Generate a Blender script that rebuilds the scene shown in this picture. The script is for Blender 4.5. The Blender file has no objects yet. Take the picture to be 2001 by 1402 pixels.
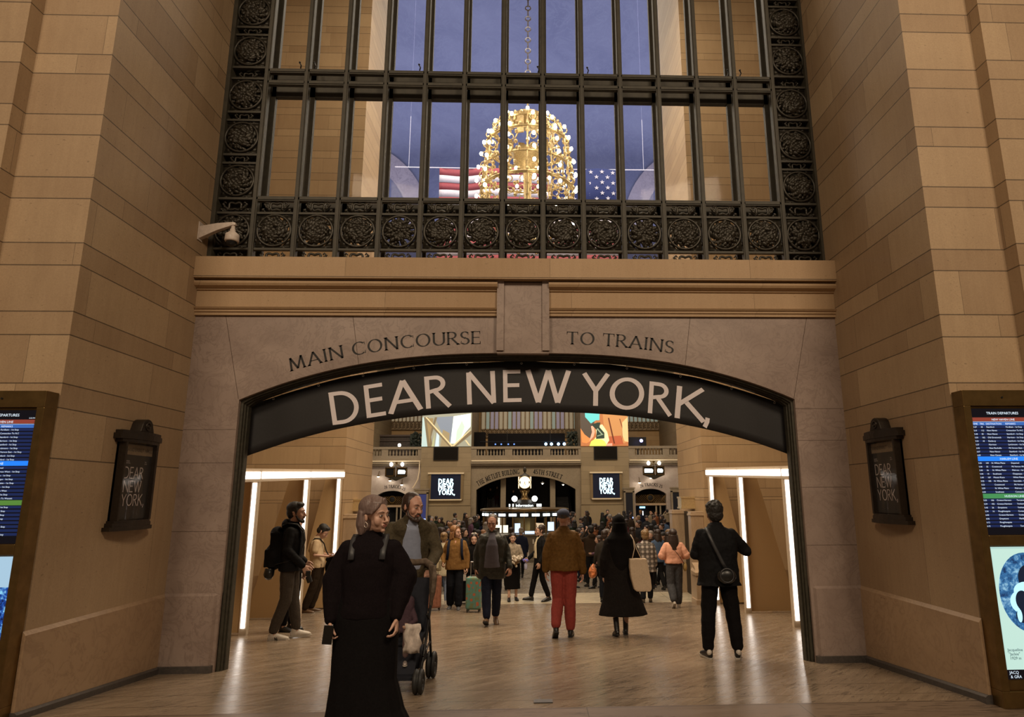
import bpy, bmesh, math, random
from mathutils import Vector, Matrix, noise
PI=math.pi
sc=bpy.context.scene
COL=sc.collection
random.seed(7)
# ------------------------------------------------------------------ camera
cam_d=bpy.data.cameras.new('camera'); cam=bpy.data.objects.new('camera',cam_d); COL.objects.link(cam)
R0=Vector((0.9993072,-0.0366456,-0.0064919)); R1=Vector((0.0011982,0.2060277,-0.9785454)); R2=Vector((0.0371969,0.9778597,0.2059289))
mw=Matrix.Identity(4)
for i in range(3):
    mw[i][0]=R0[i]; mw[i][1]=-R1[i]; mw[i][2]=-R2[i]
mw[2][3]=1.55
cam.matrix_world=mw
cam_d.sensor_width=36; cam_d.lens=1272.08/2001*36; cam_d.shift_x=-85.95/2001
cam_d.clip_end=300; cam_d.clip_start=.05
sc.camera=cam
# ------------------------------------------------------------------ view, world
sc.view_settings.view_transform='Standard'; sc.view_settings.look='None'
sc.view_settings.gamma=1; sc.view_settings.exposure=0.0
try: sc.view_settings.use_curve_mapping=False
except: pass
w=bpy.data.worlds.new('world'); sc.world=w; w.use_nodes=True
w.node_tree.nodes['Background'].inputs[0].default_value=(1,.72,.5,1)
w.node_tree.nodes['Background'].inputs[1].default_value=.10
# ------------------------------------------------------------------ lights
def area(name,loc,size,power,col,rot=(0,0,0),sy=None,spread=None):
    d=bpy.data.lights.new(name,'AREA'); d.energy=power; d.color=col; d.size=size
    if sy: d.shape='RECTANGLE'; d.size_y=sy
    if spread: d.spread=spread
    o=bpy.data.objects.new(name,d); COL.objects.link(o); o.location=loc; o.rotation_euler=rot; return o
def point(name,loc,power,col,r=.2):
    d=bpy.data.lights.new(name,'POINT'); d.energy=power; d.color=col; d.shadow_soft_size=r
    o=bpy.data.objects.new(name,d); COL.objects.link(o); o.location=loc; return o
WARM=(1,.79,.56); WARM2=(1,.80,.56); COOL=(.86,.9,1)
area('hall_chandelier_light',(-4.5,-2.5,9.5),2.2,520,WARM,(math.radians(38),0,math.radians(-25)))
area('hall_chandelier_light_b',(4.5,-2.5,9.5),2.2,620,WARM,(math.radians(38),0,math.radians(25)))
area('passage_light',(0,11.6,15.5),6,850,WARM2,(0,0,0),4)
area('passage_light_low',(0,12.0,5.2),6,330,WARM2,(math.radians(14),0,0),2.5)
area('concourse_light',(0,30,24),30,5200,(1,.84,.62),(0,0,0),14)
area('concourse_cove_south',(0,21,21.5),60,9000,(.70,.72,1),(math.radians(150),0,0),2)
area('concourse_cove_north',(0,50,21.5),60,9000,(.70,.72,1),(math.radians(-150),0,0),2)
area('north_wall_light',(0,44,13),34,1500,(1,.78,.5),(math.radians(-40),0,PI),3)
# ------------------------------------------------------------------ material helpers
class NT:
    def __init__(s,name):
        s.m=bpy.data.materials.new(name); s.m.use_nodes=True; s.t=s.m.node_tree
        s.b=s.t.nodes['Principled BSDF']; s._p=None
    def n(s,k,**kw):
        x=s.t.nodes.new(k)
        for a,v in kw.items(): setattr(x,a,v)
        return x
    def c(s,a,b):
        s.t.links.new(a,b)
    def M(s,op,a,b=None,c=None):
        x=s.n('ShaderNodeMath',operation=op)
        for i,v in enumerate((a,b,c)):
            if v is None: continue
            if isinstance(v,(int,float)): x.inputs[i].default_value=v
            else: s.c(v,x.inputs[i])
        return x.outputs[0]
    def pos(s):
        if s._p is None:
            g=s.n('ShaderNodeNewGeometry'); sp=s.n('ShaderNodeSeparateXYZ'); s.c(g.outputs['Position'],sp.inputs[0]); s._p=(sp.outputs[0],sp.outputs[1],sp.outputs[2],g.outputs['Position'])
        return s._p
    def obj(s):
        g=s.n('ShaderNodeTexCoord'); return g.outputs['Object']
    def xyz(s,a,b,c):
        x=s.n('ShaderNodeCombineXYZ')
        for i,v in enumerate((a,b,c)):
            if isinstance(v,(int,float)): x.inputs[i].default_value=v
            else: s.c(v,x.inputs[i])
        return x.outputs[0]
    def noise(s,vec,scale,detail=4,rough=.55,dist=0):
        x=s.n('ShaderNodeTexNoise'); x.inputs['Scale'].default_value=scale; x.inputs['Detail'].default_value=detail
        x.inputs['Roughness'].default_value=rough; x.inputs['Distortion'].default_value=dist
        if vec is not None: s.c(vec,x.inputs['Vector'])
        return x.outputs['Fac']
    def white(s,vec):
        x=s.n('ShaderNodeTexWhiteNoise'); s.c(vec,x.inputs['Vector']); return x.outputs['Value']
    def scalev(s,vec,sx,sy,sz,rot=(0,0,0)):
        x=s.n('ShaderNodeMapping'); x.inputs['Scale'].default_value=(sx,sy,sz); x.inputs['Rotation'].default_value=rot; s.c(vec,x.inputs['Vector']); return x.outputs[0]
    def ramp(s,f,stops):
        x=s.n('ShaderNodeValToRGB'); e=x.color_ramp.elements
        while len(e)<len(stops): e.new(.5)
        for el,(p,c) in zip(e,stops): el.position=p; el.color=(*c,1)
        s.c(f,x.inputs[0]); return x.outputs[0]
    def mix(s,f,a,b,mode='MIX'):
        x=s.n('ShaderNodeMix',data_type='RGBA',blend_type=mode)
        for i,v in ((0,f),(6,a),(7,b)):
            if isinstance(v,(int,float)): x.inputs[i].default_value=v
            elif isinstance(v,tuple): x.inputs[i].default_value=(*v,1)
            else: s.c(v,x.inputs[i])
        return x.outputs[2]
    def col(s,v):
        if isinstance(v,tuple): s.b.inputs['Base Color'].default_value=(*v,1)
        else: s.c(v,s.b.inputs['Base Color'])
    def rough(s,v):
        if isinstance(v,(int,float)): s.b.inputs['Roughness'].default_value=v
        else: s.c(v,s.b.inputs['Roughness'])
    def bump(s,h,st=.3,dist=.01):
        x=s.n('ShaderNodeBump'); x.inputs['Strength'].default_value=st; x.inputs['Distance'].default_value=dist; s.c(h,x.inputs['Height']); s.c(x.outputs[0],s.b.inputs['Normal'])
def srgb(h):
    if isinstance(h,str):
        h=h.lstrip('#'); v=[int(h[i:i+2],16)/255 for i in (0,2,4)]
    else: v=[c/255 for c in h]
    return tuple(c/12.92 if c<=.04045 else ((c+.055)/1.055)**2.4 for c in v)
_mc={}
def flat(name,col,rough=.6,metal=0,var=.12,scale=30,bump=0,spec=None,sheen=0):
    """plain procedural material: colour broken up by fine noise"""
    if name in _mc: return _mc[name]
    t=NT(name); v=t.noise(t.obj(),scale,5)
    a=tuple(max(0,c*(1-var)) for c in col); b=tuple(min(1,c*(1+var)) for c in col)
    t.col(t.ramp(v,[(.3,a),(.7,b)])); t.rough(rough); t.b.inputs['Metallic'].default_value=metal
    if spec is None and rough>=.75 and not metal: spec=.12
    if spec is not None: t.b.inputs['Specular IOR Level'].default_value=spec
    if sheen: t.b.inputs['Sheen Weight'].default_value=sheen
    if bump: t.bump(v,bump,.01)
    _mc[name]=t.m; return t.m
def emit(name,col,st,rough=.4):
    if name in _mc: return _mc[name]
    t=NT(name); t.col(col); t.rough(rough)
    t.b.inputs['Emission Color'].default_value=(*col,1); t.b.inputs['Emission Strength'].default_value=st
    _mc[name]=t.m; return t.m
def limestone(name,ca,cb,lowcut=1.865,period=.605,z0=3.48,short=.2,length=1.15,stain=.5):
    t=NT(name); x,y,z,P=t.pos()
    u=t.M('ADD',x,t.M('MULTIPLY',y,1.0))
    zz=t.M('SUBTRACT',z,z0-60*period)
    k=t.M('FLOOR',t.M('DIVIDE',zz,period)); fr=t.M('SUBTRACT',zz,t.M('MULTIPLY',k,period))
    isT=t.M('GREATER_THAN',fr,short)
    cid=t.M('ADD',t.M('MULTIPLY',k,2),isT)
    low=t.M('LESS_THAN',z,lowcut); up=t.M('SUBTRACT',1,low)
    cid=t.M('MULTIPLY',cid,up)
    off=t.M('MULTIPLY',t.white(t.xyz(cid,7.3,1.1)),length)
    ln=t.M('ADD',length,t.M('MULTIPLY',t.white(t.xyz(cid,2.3,9.1)),.5))
    uu=t.M('DIVIDE',t.M('ADD',t.M('ADD',u,off),50),ln); bi=t.M('FLOOR',uu); uf=t.M('MULTIPLY',t.M('SUBTRACT',uu,bi),ln)
    dv=t.M('MINIMUM',uf,t.M('SUBTRACT',ln,uf))
    dh=t.M('MINIMUM',t.M('MINIMUM',fr,t.M('ABSOLUTE',t.M('SUBTRACT',fr,short))),t.M('SUBTRACT',period,fr))
    dh=t.M('ADD',dh,t.M('MULTIPLY',low,5))
    dh=t.M('MINIMUM',dh,t.M('ABSOLUTE',t.M('SUBTRACT',z,lowcut)))
    wob=t.M('MULTIPLY',t.noise(P,14,3),.003)
    jh=t.M('LESS_THAN',dh,t.M('ADD',wob,.0035)); jv=t.M('LESS_THAN',dv,t.M('ADD',wob,.0005))
    j=t.M('MAXIMUM',jh,t.M('MULTIPLY',jv,.75))
    rnd=t.white(t.xyz(cid,bi,3.7)); n1=t.noise(P,1.3,5,.6); n2=t.noise(t.scalev(P,9,9,.8),2,4,.6); n3=t.noise(P,70,2)
    f=t.M('ADD',t.M('MULTIPLY',rnd,.38),t.M('ADD',t.M('MULTIPLY',n1,.5),t.M('MULTIPLY',n2,.3)))
    base=t.ramp(f,[(.25,ca),(.55,tuple((a+b)/2 for a,b in zip(ca,cb))),(.85,cb)])
    pit=t.M('GREATER_THAN',t.noise(t.scalev(P,14,14,30),1.7,3),.70)
    base=t.mix(t.M('MULTIPLY',pit,stain),base,tuple(c*.45 for c in ca))
    base=t.mix(t.M('MULTIPLY',n3,.45),base,tuple(c*.62 for c in ca))
    base=t.mix(t.M('MULTIPLY',j,.8),base,tuple(c*.18 for c in ca))
    t.col(base); t.rough(.62); t.bump(t.M('SUBTRACT',t.M('MULTIPLY',n3,.12),j),.6,.006)
    return t.m
def marble(name,ca,cb,vein,scale=1.4,rough=.35,aniso=(1,1,1),vs=.35,pits=0):
    t=NT(name); x,y,z,P=t.pos()
    Q=t.scalev(P,*aniso,rot=(0,0,0))
    n1=t.noise(Q,scale,6,.62,.8); n2=t.noise(Q,scale*2.4,5,.6,2.5)
    v=t.M('ABSOLUTE',t.M('SUBTRACT',n2,.5)); vv=t.M('SUBTRACT',1,t.M('MINIMUM',t.M('MULTIPLY',v,22),1))
    vv=t.M('MULTIPLY',vv,t.noise(Q,scale*.8,2))
    base=t.ramp(n1,[(.3,ca),(.72,cb)])
    base=t.mix(t.M('MULTIPLY',vv,vs*2),base,vein)
    g=t.noise(P,55,3); base=t.mix(t.M('MULTIPLY',g,.3),base,tuple(c*.65 for c in ca))
    if pits:
        pt=t.M('GREATER_THAN',t.noise(t.scalev(P,18,6,26),1.3,4,.6),.70); base=t.mix(t.M('MULTIPLY',pt,pits),base,tuple(c*.3 for c in ca))
    t.col(base); t.rough(rough); return t.m
def floor_mat(name,ca,cb,angle=.5,rough=.22,seam_y=(),seam_x=None):
    t=NT(name); x,y,z,P=t.pos()
    Q=t.scalev(P,1,1,1,rot=(0,0,angle)); Q=t.scalev(Q,7,.8,1)
    n=t.noise(Q,1.6,6,.65,.6); n2=t.noise(P,.7,3); n3=t.noise(t.scalev(Q,3,1.4,1),3,4,.7)
    f=t.M('ADD',t.M('MULTIPLY',n,.55),t.M('MULTIPLY',n2,.45))
    base=t.ramp(f,[(.32,ca),(.68,cb)])
    Q2=t.scalev(t.scalev(P,1,1,1,rot=(0,0,angle)),20,2.6,1)
    pt=t.noise(Q2,1.5,6,.72,.4); mk=t.noise(P,.9,3)
    pit=t.M('GREATER_THAN',t.M('ADD',pt,t.M('MULTIPLY',mk,.30)),.735); base=t.mix(t.M('MULTIPLY',pit,.62),base,tuple(c*.30 for c in ca)); base=t.mix(t.M('MULTIPLY',t.noise(Q2,2.5,5,.7),.35),base,tuple(c*.55 for c in ca))
    j=None
    for s in seam_y:
        d=t.M('LESS_THAN',t.M('ABSOLUTE',t.M('SUBTRACT',y,s)),.006); j=d if j is None else t.M('MAXIMUM',j,d)
    if seam_x:
        a,per=seam_x; q=t.M('ABSOLUTE',t.M('SUBTRACT',t.M('FRACT',t.M('DIVIDE',t.M('ADD',x,a),per)),.5)); d=t.M('LESS_THAN',q,.0035/per); j=d if j is None else t.M('MAXIMUM',j,d)
    if j is not None: base=t.mix(t.M('MULTIPLY',j,.75),base,tuple(c*.15 for c in ca))
    t.col(base); t.rough(t.M('ADD',t.M('MULTIPLY',n,.22),rough-.05)); t.b.inputs['Specular IOR Level'].default_value=.35
    return t.m
# ------------------------------------------------------------------ mesh helpers
class MB:
    def __init__(s): s.v=[]; s.f=[]; s.mi=[]; s.cur=0
    def quad(s,*p):
        i=len(s.v); s.v+= [tuple(q) for q in p]; s.f.append(tuple(range(i,i+len(p)))); s.mi.append(s.cur); return s
    def box(s,a,b,M=None):
        x0,y0,z0=a; x1,y1,z1=b
        P=[(x0,y0,z0),(x1,y0,z0),(x1,y1,z0),(x0,y1,z0),(x0,y0,z1),(x1,y0,z1),(x1,y1,z1),(x0,y1,z1)]
        if M is not None: P=[tuple(M@Vector(p)) for p in P]
        i=len(s.v); s.v+=P
        for f in ((0,3,2,1),(4,5,6,7),(0,1,5,4),(1,2,6,5),(2,3,7,6),(3,0,4,7)): s.f.append(tuple(i+k for k in f)); s.mi.append(s.cur)
        return s
    def cbox(s,c,d,M=None):
        return s.box([c[i]-d[i]/2 for i in range(3)],[c[i]+d[i]/2 for i in range(3)],M)
    def loft(s,rings,cap=True):
        """rings: list of lists of equal length"""
        n=len(rings[0]); i=len(s.v)
        for r in rings: s.v+=[tuple(p) for p in r]
        for k in range(len(rings)-1):
            for j in range(n):
                a=i+k*n+j; b=i+k*n+(j+1)%n
                s.f.append((a,b,b+n,a+n)); s.mi.append(s.cur)
        if cap:
            s.f.append(tuple(i+j for j in range(n-1,-1,-1))); s.mi.append(s.cur)
            o=i+(len(rings)-1)*n; s.f.append(tuple(o+j for j in range(n))); s.mi.append(s.cur)
        return s
    def tube(s,pts,rad,n=8,cap=True):
        pts=[Vector(p) for p in pts]; rings=[]
        up=None
        for k,p in enumerate(pts):
            d=(pts[min(k+1,len(pts)-1)]-pts[max(k-1,0)])
            if d.length<1e-9: d=Vector((0,0,1))
            d.normalize()
            if up is None: up=Vector((0,0,1)) if abs(d.z)<.9 else Vector((1,0,0))
            a=d.cross(up)
            if a.length<1e-4: a=d.cross(Vector((1,0,0)))
            a.normalize(); b=a.cross(d).normalized(); up=b
            r=rad[k] if isinstance(rad,(list,tuple)) else rad
            rx,ry=r if isinstance(r,tuple) else (r,r)
            rings.append([p+a*rx*math.cos(2*PI*j/n)+b*ry*math.sin(2*PI*j/n) for j in range(n)])
        return s.loft(rings,cap)
    def sphere(s,c,r,n=12,m=8,M=None):
        c=Vector(c); r=(r,r,r) if not isinstance(r,(tuple,list)) else r; rings=[]
        for k in range(m+1):
            th=PI*k/m; th=min(max(th,.02),PI-.02)
            ring=[]
            for j in range(n):
                ph=-2*PI*j/n
                p=Vector((r[0]*math.sin(th)*math.cos(ph),r[1]*math.sin(th)*math.sin(ph),r[2]*math.cos(th)))
                if M is not None: p=M@p
                ring.append(c+p)
            rings.append(ring)
        return s.loft(rings)
    def lathe(s,c,prof,n=16,M=None):
        c=Vector(c); rings=[]
        for r,z in prof:
            ring=[]
            for j in range(n):
                p=Vector((r*math.cos(2*PI*j/n),r*math.sin(2*PI*j/n),z))
                if M is not None: p=M@p
                ring.append(c+p)
            rings.append(ring)
        return s.loft(rings)
    def torus(s,c,R,r,n=24,m=8,ax='Y'):
        c=Vector(c); pts=[]
        for k in range(n):
            a=2*PI*k/n
            d=Vector((math.cos(a),0,math.sin(a))) if ax=='Y' else (Vector((math.cos(a),math.sin(a),0)) if ax=='Z' else Vector((0,math.cos(a),math.sin(a))))
            w=Vector((0,1,0)) if ax=='Y' else (Vector((0,0,1)) if ax=='Z' else Vector((1,0,0)))
            pts.append([c+d*(R+r*math.cos(2*PI*j/m))+w*r*math.sin(2*PI*j/m) for j in range(m)])
        pts.append(pts[0]); return s.loft(pts,False)
    def prism(s,poly,y0,y1):
        """poly: (x,z) outline, extruded y0..y1"""
        return s.loft([[(x,y0,z) for x,z in poly],[(x,y1,z) for x,z in poly]])
    def mesh(s,name='mesh',smooth=False,mats=()):
        me=bpy.data.meshes.new(name); me.from_pydata(s.v,[],s.f)
        for m in mats: me.materials.append(m)
        me.polygons.foreach_set('material_index',s.mi)
        bm=bmesh.new(); bm.from_mesh(me)
        if smooth: bmesh.ops.remove_doubles(bm,verts=bm.verts,dist=2e-5)
        bmesh.ops.recalc_face_normals(bm,faces=bm.faces); bm.to_mesh(me); bm.free()
        if smooth: me.polygons.foreach_set('use_smooth',[True]*len(me.polygons))
        me.update(); return me
    def build(s,name,mats,parent=None,smooth=False,loc=None,bevel=0):
        if not isinstance(mats,(list,tuple)): mats=[mats]
        o=bpy.data.objects.new(name,s.mesh(name,smooth,mats)); COL.objects.link(o)
        if parent is not None: o.parent=parent
        if loc is not None: o.location=loc
        if bevel:
            b=o.modifiers.new('bevel','BEVEL'); b.width=bevel; b.segments=2; b.limit_method='ANGLE'
        return o
def empty(name,loc=(0,0,0),rz=0):
    o=bpy.data.objects.new(name,None); COL.objects.link(o); o.location=loc; o.rotation_euler=(0,0,rz); o.empty_display_size=.1; return o
def tag(o,label=None,cat=None,group=None,kind=None):
    if label: o['label']=label
    if cat: o['category']=cat
    if group: o['group']=group
    if kind: o['kind']=kind
    return o
def struct(o): o['kind']='structure'; return o
def kids(o): return [c for c in COL.objects if c.parent is o]
_kid={}
def copy_tree(o,parent=None):
    """copy a thing, its parts and sub-parts"""
    ch=_kid.get(o.name)
    if ch is None: ch=_kid[o.name]=list(o.children)
    c=o.copy(); COL.objects.link(c); c.parent=parent
    for k in ch: copy_tree(k,c)
    return c
CX0=-.125   # the axis of the portal, passage and concourse
# ------------------------------------------------------------------ drawn lettering
def ell(cx,cy,rx,ry,a0,a1,n=20):
    return [(cx+rx*math.cos(math.radians(a0+(a1-a0)*k/n)),cy+ry*math.sin(math.radians(a0+(a1-a0)*k/n))) for k in range(n+1)]
def glyph(ch,w,h):
    """strokes of a capital: (width, [(points, serif mask)]); w, h = half stem and half bar thickness"""
    T=1-h; B=h; L=w
    def W(x): return x-w
    G={
    'A':(.82,[([(L*.6,0),(.41,1)],1),([(.41,1),(.82-L*.6,0)],2),([(.19,.34),(.63,.34)],0)]),
    'B':(.6,[([(L,0),(L,1)],3),([(L,T),(.3,T)]+ell(.3,.76,.22,.24-h,90,-90,10)+[(L,.52)],0),([(L,.52),(.34,.52)]+ell(.34,.26+h/2,.25-w,.26-h/2,90,-90,10)+[(L,B)],0)]),
    'C':(.8,[(ell(.46,.5,.46-w,.5-h,48,312,26),0)]),
    'D':(.8,[([(L,0),(L,1)],3),([(L,T),(.3,T)]+ell(.3,.5,.5-w,.5-h,90,-90,20)+[(L,B)],0)]),
    'E':(.56,[([(L,0),(L,1)],3),([(L,T),(.54,T)],0),([(L,.52),(.5,.52)],0),([(L,B),(.56,B)],0)]),
    'F':(.54,[([(L,0),(L,1)],3),([(L,T),(.54,T)],0),([(L,.52),(.48,.52)],0)]),
    'G':(.84,[(ell(.46,.5,.46-w,.5-h,48,325,26),0),([(.84-w,.05),(.84-w,.45)],2)]),
    'H':(.78,[([(L,0),(L,1)],3),([(.78-w,0),(.78-w,1)],3),([(L,.52),(.78-w,.52)],0)]),
    'I':(.22,[([(.11,0),(.11,1)],3)]),
    'K':(.74,[([(L,0),(L,1)],3),([(L,.42),(.66,1)],2),([(.24,.56),(.74,0)],2)]),
    'L':(.52,[([(L,0),(L,1)],3),([(L,B),(.52,B)],0)]),
    'M':(.94,[([(L,0),(.14,1)],1),([(.14,1),(.47,.08)],0),([(.47,.08),(.8,1)],0),([(.8,1),(.94-w,0)],2)]),
    'N':(.82,[([(L,0),(L,1)],3),([(L,1),(.82-w,0)],0),([(.82-w,0),(.82-w,1)],2)]),
    'O':(.92,[(ell(.46,.5,.46-w,.5-h,0,360,36),0)]),
    'R':(.68,[([(L,0),(L,1)],3),([(L,T),(.3,T)]+ell(.3,.745,.26-w*.5,.255-h,90,-90,12)+[(L,.49)],0),([(.28,.5),(.68,0)],2)]),
    'S':(.56,[(ell(.28,.745,.26-w*.6,.255-h,35,270,16)+ell(.28,.255,.28-w*.6,.255-h,90,-140,16),0)]),
    'T':(.72,[([(.36,0),(.36,1)],1),([(0,T),(.72,T)],0)]),
    'U':(.76,[([(L,1),(L,.35)]+ell(.38,.35,.38-w,.35-h,180,360,16)+[(.76-w,1)],3)]),
    'W':(1.16,[([(w*.7,1),(.33,0)],1),([(.33,0),(.58,1)],0),([(.58,1),(.83,0)],0),([(.83,0),(1.16-w*.7,1)],2)]),
    'Y':(.74,[([(w*.6,1),(.37,.46)],1),([(.74-w*.6,1),(.37,.46)],1),([(.37,.5),(.37,0)],2)]),
    'Z':(.62,[([(.03,T),(.6,T)],0),([(.57,T),(.04,B)],0),([(.03,B),(.62,B)],0)]),
    ',':(.22,[([(.13,.14),(.12,.02),(.05,-.16)],0)]),
    '.':(.22,[([(.11,0),(.11,.13)],0)]),
    '2':(.5,[(ell(.26,.74,.22,.24-h,165,-35,14)+[(.04,B)],0),([(.03,B),(.5,B)],0)]),
    '3':(.5,[(ell(.25,.76,.2,.22,150,-90,12),0),(ell(.25,.28,.22,.26,90,-150,12),0)]),
    '4':(.56,[([(.4,0),(.4,1)],1),([(.4,1),(.03,.3),(.56,.3)],0)]),
    '5':(.5,[([(.44,T),(.12,T),(.08,.58)]+ell(.23,.32,.23,.3-h,115,-145,14),0)]),
    '6':(.52,[(ell(.26,.31,.22,.3-h,0,360,20),0),([(.05,.35),(.12,.7),(.4,1)],0)]),
    }
    return G[ch]
def put_glyph(mb,ch,O,U,V,thick,thin,serif=0,ratio=None,dy=0):
    """O origin, U unit x vector, V unit y vector (length = cap height); ratio squeezes x"""
    w,h=thick/2,thin/2
    wd,st=glyph(ch,w,h)
    sx=1 if ratio is None else ratio/wd
    def P(x,y): return O+U*(x*sx)+V*y
    for pts,mask in st:
        pts=[Vector((p[0],p[1])) for p in pts]
        q=[pts[0]]
        for p in pts[1:]:
            if (p-q[-1]).length>1e-4: q.append(p)
        pts=q; closed=(pts[0]-pts[-1]).length<1e-3
        n=len(pts); Ls=[];Rs=[]
        for i,p in enumerate(pts):
            d1=pts[i]-pts[i-1] if i>0 else (pts[1]-pts[0] if not closed else pts[-1]-pts[-2])
            d2=pts[i+1]-pts[i] if i<n-1 else (pts[-1]-pts[-2] if not closed else pts[1]-pts[0])
            d1=d1.normalized(); d2=d2.normalized(); t=(d1+d2)
            t=t.normalized() if t.length>1e-3 else d2
            nrm=Vector((-t.y,t.x)); cs=max(.5,nrm.dot(Vector((-d2.y,d2.x))))
            a=math.atan2(t.y,t.x)-math.radians(8)
            hw=(thin+(thick-thin)*abs(math.sin(a)))/2/cs
            Ls.append(p+nrm*hw); Rs.append(p-nrm*hw)
        for i in range(n-1):
            mb.quad(P(*Ls[i]),P(*Rs[i]),P(*Rs[i+1]),P(*Ls[i+1]))
        if serif:
            for bit,p in ((1,pts[0]),(2,pts[-1])):
                if mask&bit and (abs(p.y)<.02 or abs(p.y-1)<.02):
                    s=1 if p.y<.5 else -1; y=p.y; hw=thick/2+serif
                    mb.quad(P(p.x-hw,y),P(p.x+hw,y),P(p.x+hw,y+s*thin*.7),P(p.x-hw,y+s*thin*.7))
                    mb.quad(P(p.x-hw*.8,y),P(p.x+hw*.8,y),P(p.x+thick*.45,y+s*thin*2.2),P(p.x-thick*.45,y+s*thin*2.2))
            if ch in 'EFLTZ':
                ends={'E':[(.54,1,-1),(.56,0,1)],'F':[(.54,1,-1)],'L':[(.52,0,1)],'T':[(0,1,-1),(.72,1,-1)],'Z':[(.05,1,-1),(.6,0,1)]}[ch]
                for x,y,s in ends:
                    k=.05 if x<.1 else -.05
                    mb.quad(P(x,y),P(x+k,y),P(x+k*.3,y+s*.24),P(x,y+s*.24))
            if ch in 'CGS':
                for x,y,s in ({'C':[(.79,.93,-1),(.79,.07,1)],'G':[(.79,.93,-1)],'S':[(.48,.93,-1),(.04,.07,1)]}[ch]):
                    mb.quad(P(x-.03,y),P(x+.025,y+.02*-s),P(x+.025,y+s*.2),P(x,y+s*.2))
def text_width(s,sp=.14,space=.4,thick=.1):
    return sum((space if c==' ' else glyph(c,thick/2,.03)[0]+sp) for c in s)-sp
def text_on_curve(mb,s,x0,x1,zf,y,cap,thick=.13,thin=.045,serif=.06,normal=-1):
    """capitals spread between x0 and x1 above the curve z=zf(x), on the plane y"""
    tw=text_width(s); k=(x1-x0)/tw; x=0
    for c in s:
        if c==' ': x+=.4; continue
        wd=glyph(c,thick/2,thin/2)[0]; xm=x0+(x+wd/2)*k
        e=.02; sl=(zf(xm+e)-zf(xm-e))/(2*e); u=Vector((1,0,sl)).normalized(); v=Vector((-sl,0,1)).normalized()
        O=Vector((xm,y,zf(xm)))-u*(wd*k/2)
        g=mb
        if isinstance(mb,list): g=MB(); mb.append(g)
        put_glyph(g,c,O,u*k,v*cap,thick,thin,serif); x+=wd+.14
def text_line(mb,s,O,U,V,thick,thin,serif=0,sp=.12,space=.35,width=None):
    k=1
    if width: k=width/(sum((space if c==' ' else glyph(c,thick/2,thin/2)[0]+sp) for c in s)-sp)/U.length
    x=0
    for c in s:
        if c==' ': x+=space; continue
        wd=glyph(c,thick/2,thin/2)[0]; put_glyph(mb,c,O+U*(x*k),U*k,V,thick,thin,serif); x+=wd+sp
_fc={}
def small_text(mb,s,O,U,V,size,align='L'):
    """small print: the built-in font turned into mesh; U,V unit vectors"""
    if s not in _fc:
        cu=bpy.data.curves.new('t','FONT'); cu.body=s; cu.size=1; cu.resolution_u=2
        o=bpy.data.objects.new('t',cu); COL.objects.link(o)
        me=bpy.data.meshes.new_from_object(o.evaluated_get(bpy.context.evaluated_depsgraph_get()))
        _fc[s]=([tuple(v.co) for v in me.vertices],[tuple(p.vertices) for p in me.polygons])
        bpy.data.objects.remove(o); bpy.data.curves.remove(cu); bpy.data.meshes.remove(me)
    vs,fs=_fc[s]; i=len(mb.v); xs=[v[0] for v in vs] or [0]; off=0
    if align=='C': off=-(max(xs)+min(xs))/2
    if align=='R': off=-max(xs)
    mb.v+=[tuple(O+U*((v[0]+off)*size)+V*(v[1]*size)) for v in vs]
    for f in fs: mb.f.append(tuple(i+k for k in f)); mb.mi.append(mb.cur)
# ------------------------------------------------------------------ materials of the place
LIME=limestone('limestone_hall',(.265,.168,.092),(.47,.335,.20))
LIMEP=limestone('limestone_passage',(.36,.235,.125),(.54,.38,.215),lowcut=1.42,z0=3.3)
LIMEF=limestone('limestone_far',(.28,.215,.125),(.40,.31,.185),lowcut=.82,z0=3.48,period=1.1,short=.42,length=2.4)
PINK=marble('pink_marble',(.25,.185,.155),(.37,.285,.24),(.12,.08,.065),1.5,.42,(1,1,1),.3)
CREAM=marble('cream_marble',(.40,.285,.18),(.50,.37,.25),(.2,.12,.07),1.6,.3,(2.5,2.5,.5),.25)
FARS=marble('far_stone',(.26,.21,.14),(.34,.275,.19),(.16,.12,.08),.8,.6)
FLOORM=floor_mat('travertine_ramp',(.165,.120,.082),(.335,.255,.178),.75,.20,(5.72,6.15,6.9,8.9,11.2,13.4),None)
FLOORH=floor_mat('travertine_hall',(.145,.102,.072),(.235,.172,.122),1.57,.25,(5.43,),(.4,1.65))
FLOORT=floor_mat('threshold_marble',(.47,.40,.28),(.60,.52,.38),1.57,.2,(16.5,),(.2,2.3))
FLOORC=floor_mat('concourse_marble',(.20,.165,.12),(.33,.275,.2),.3,.2,(22,28,34),(.7,3.1))
GRAN=marble('dark_granite',(.045,.04,.038),(.10,.085,.075),(.02,.018,.016),30,.4)
JOINT=flat('dark_joint',(.05,.03,.02),.9)
BRONZE=flat('dark_bronze',(.050,.044,.030),.5,.25,.3,20)
BRONZE2=flat('grille_bronze',(.034,.029,.021),.42,.4,.3,40)
WBR=flat('window_bronze',(.042,.036,.024),.6,.05,.2,12)
BRASSB=flat('brass_frame',(.20,.125,.045),.34,.85,.2,9)
BLACKM=flat('black_metal',(.012,.012,.012),.4,.3)
BLACKF=flat('black_cloth',(.009,.008,.008),.8)
CF=-1.25
def ramp_z(y):
    if y<5.45: return -.048
    if y<15.7: return -.048-.08*(y-5.45)
    if y<17.3: return -.868
    return -.868-(y-17.3)*.091 if y<21.5 else CF
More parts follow.
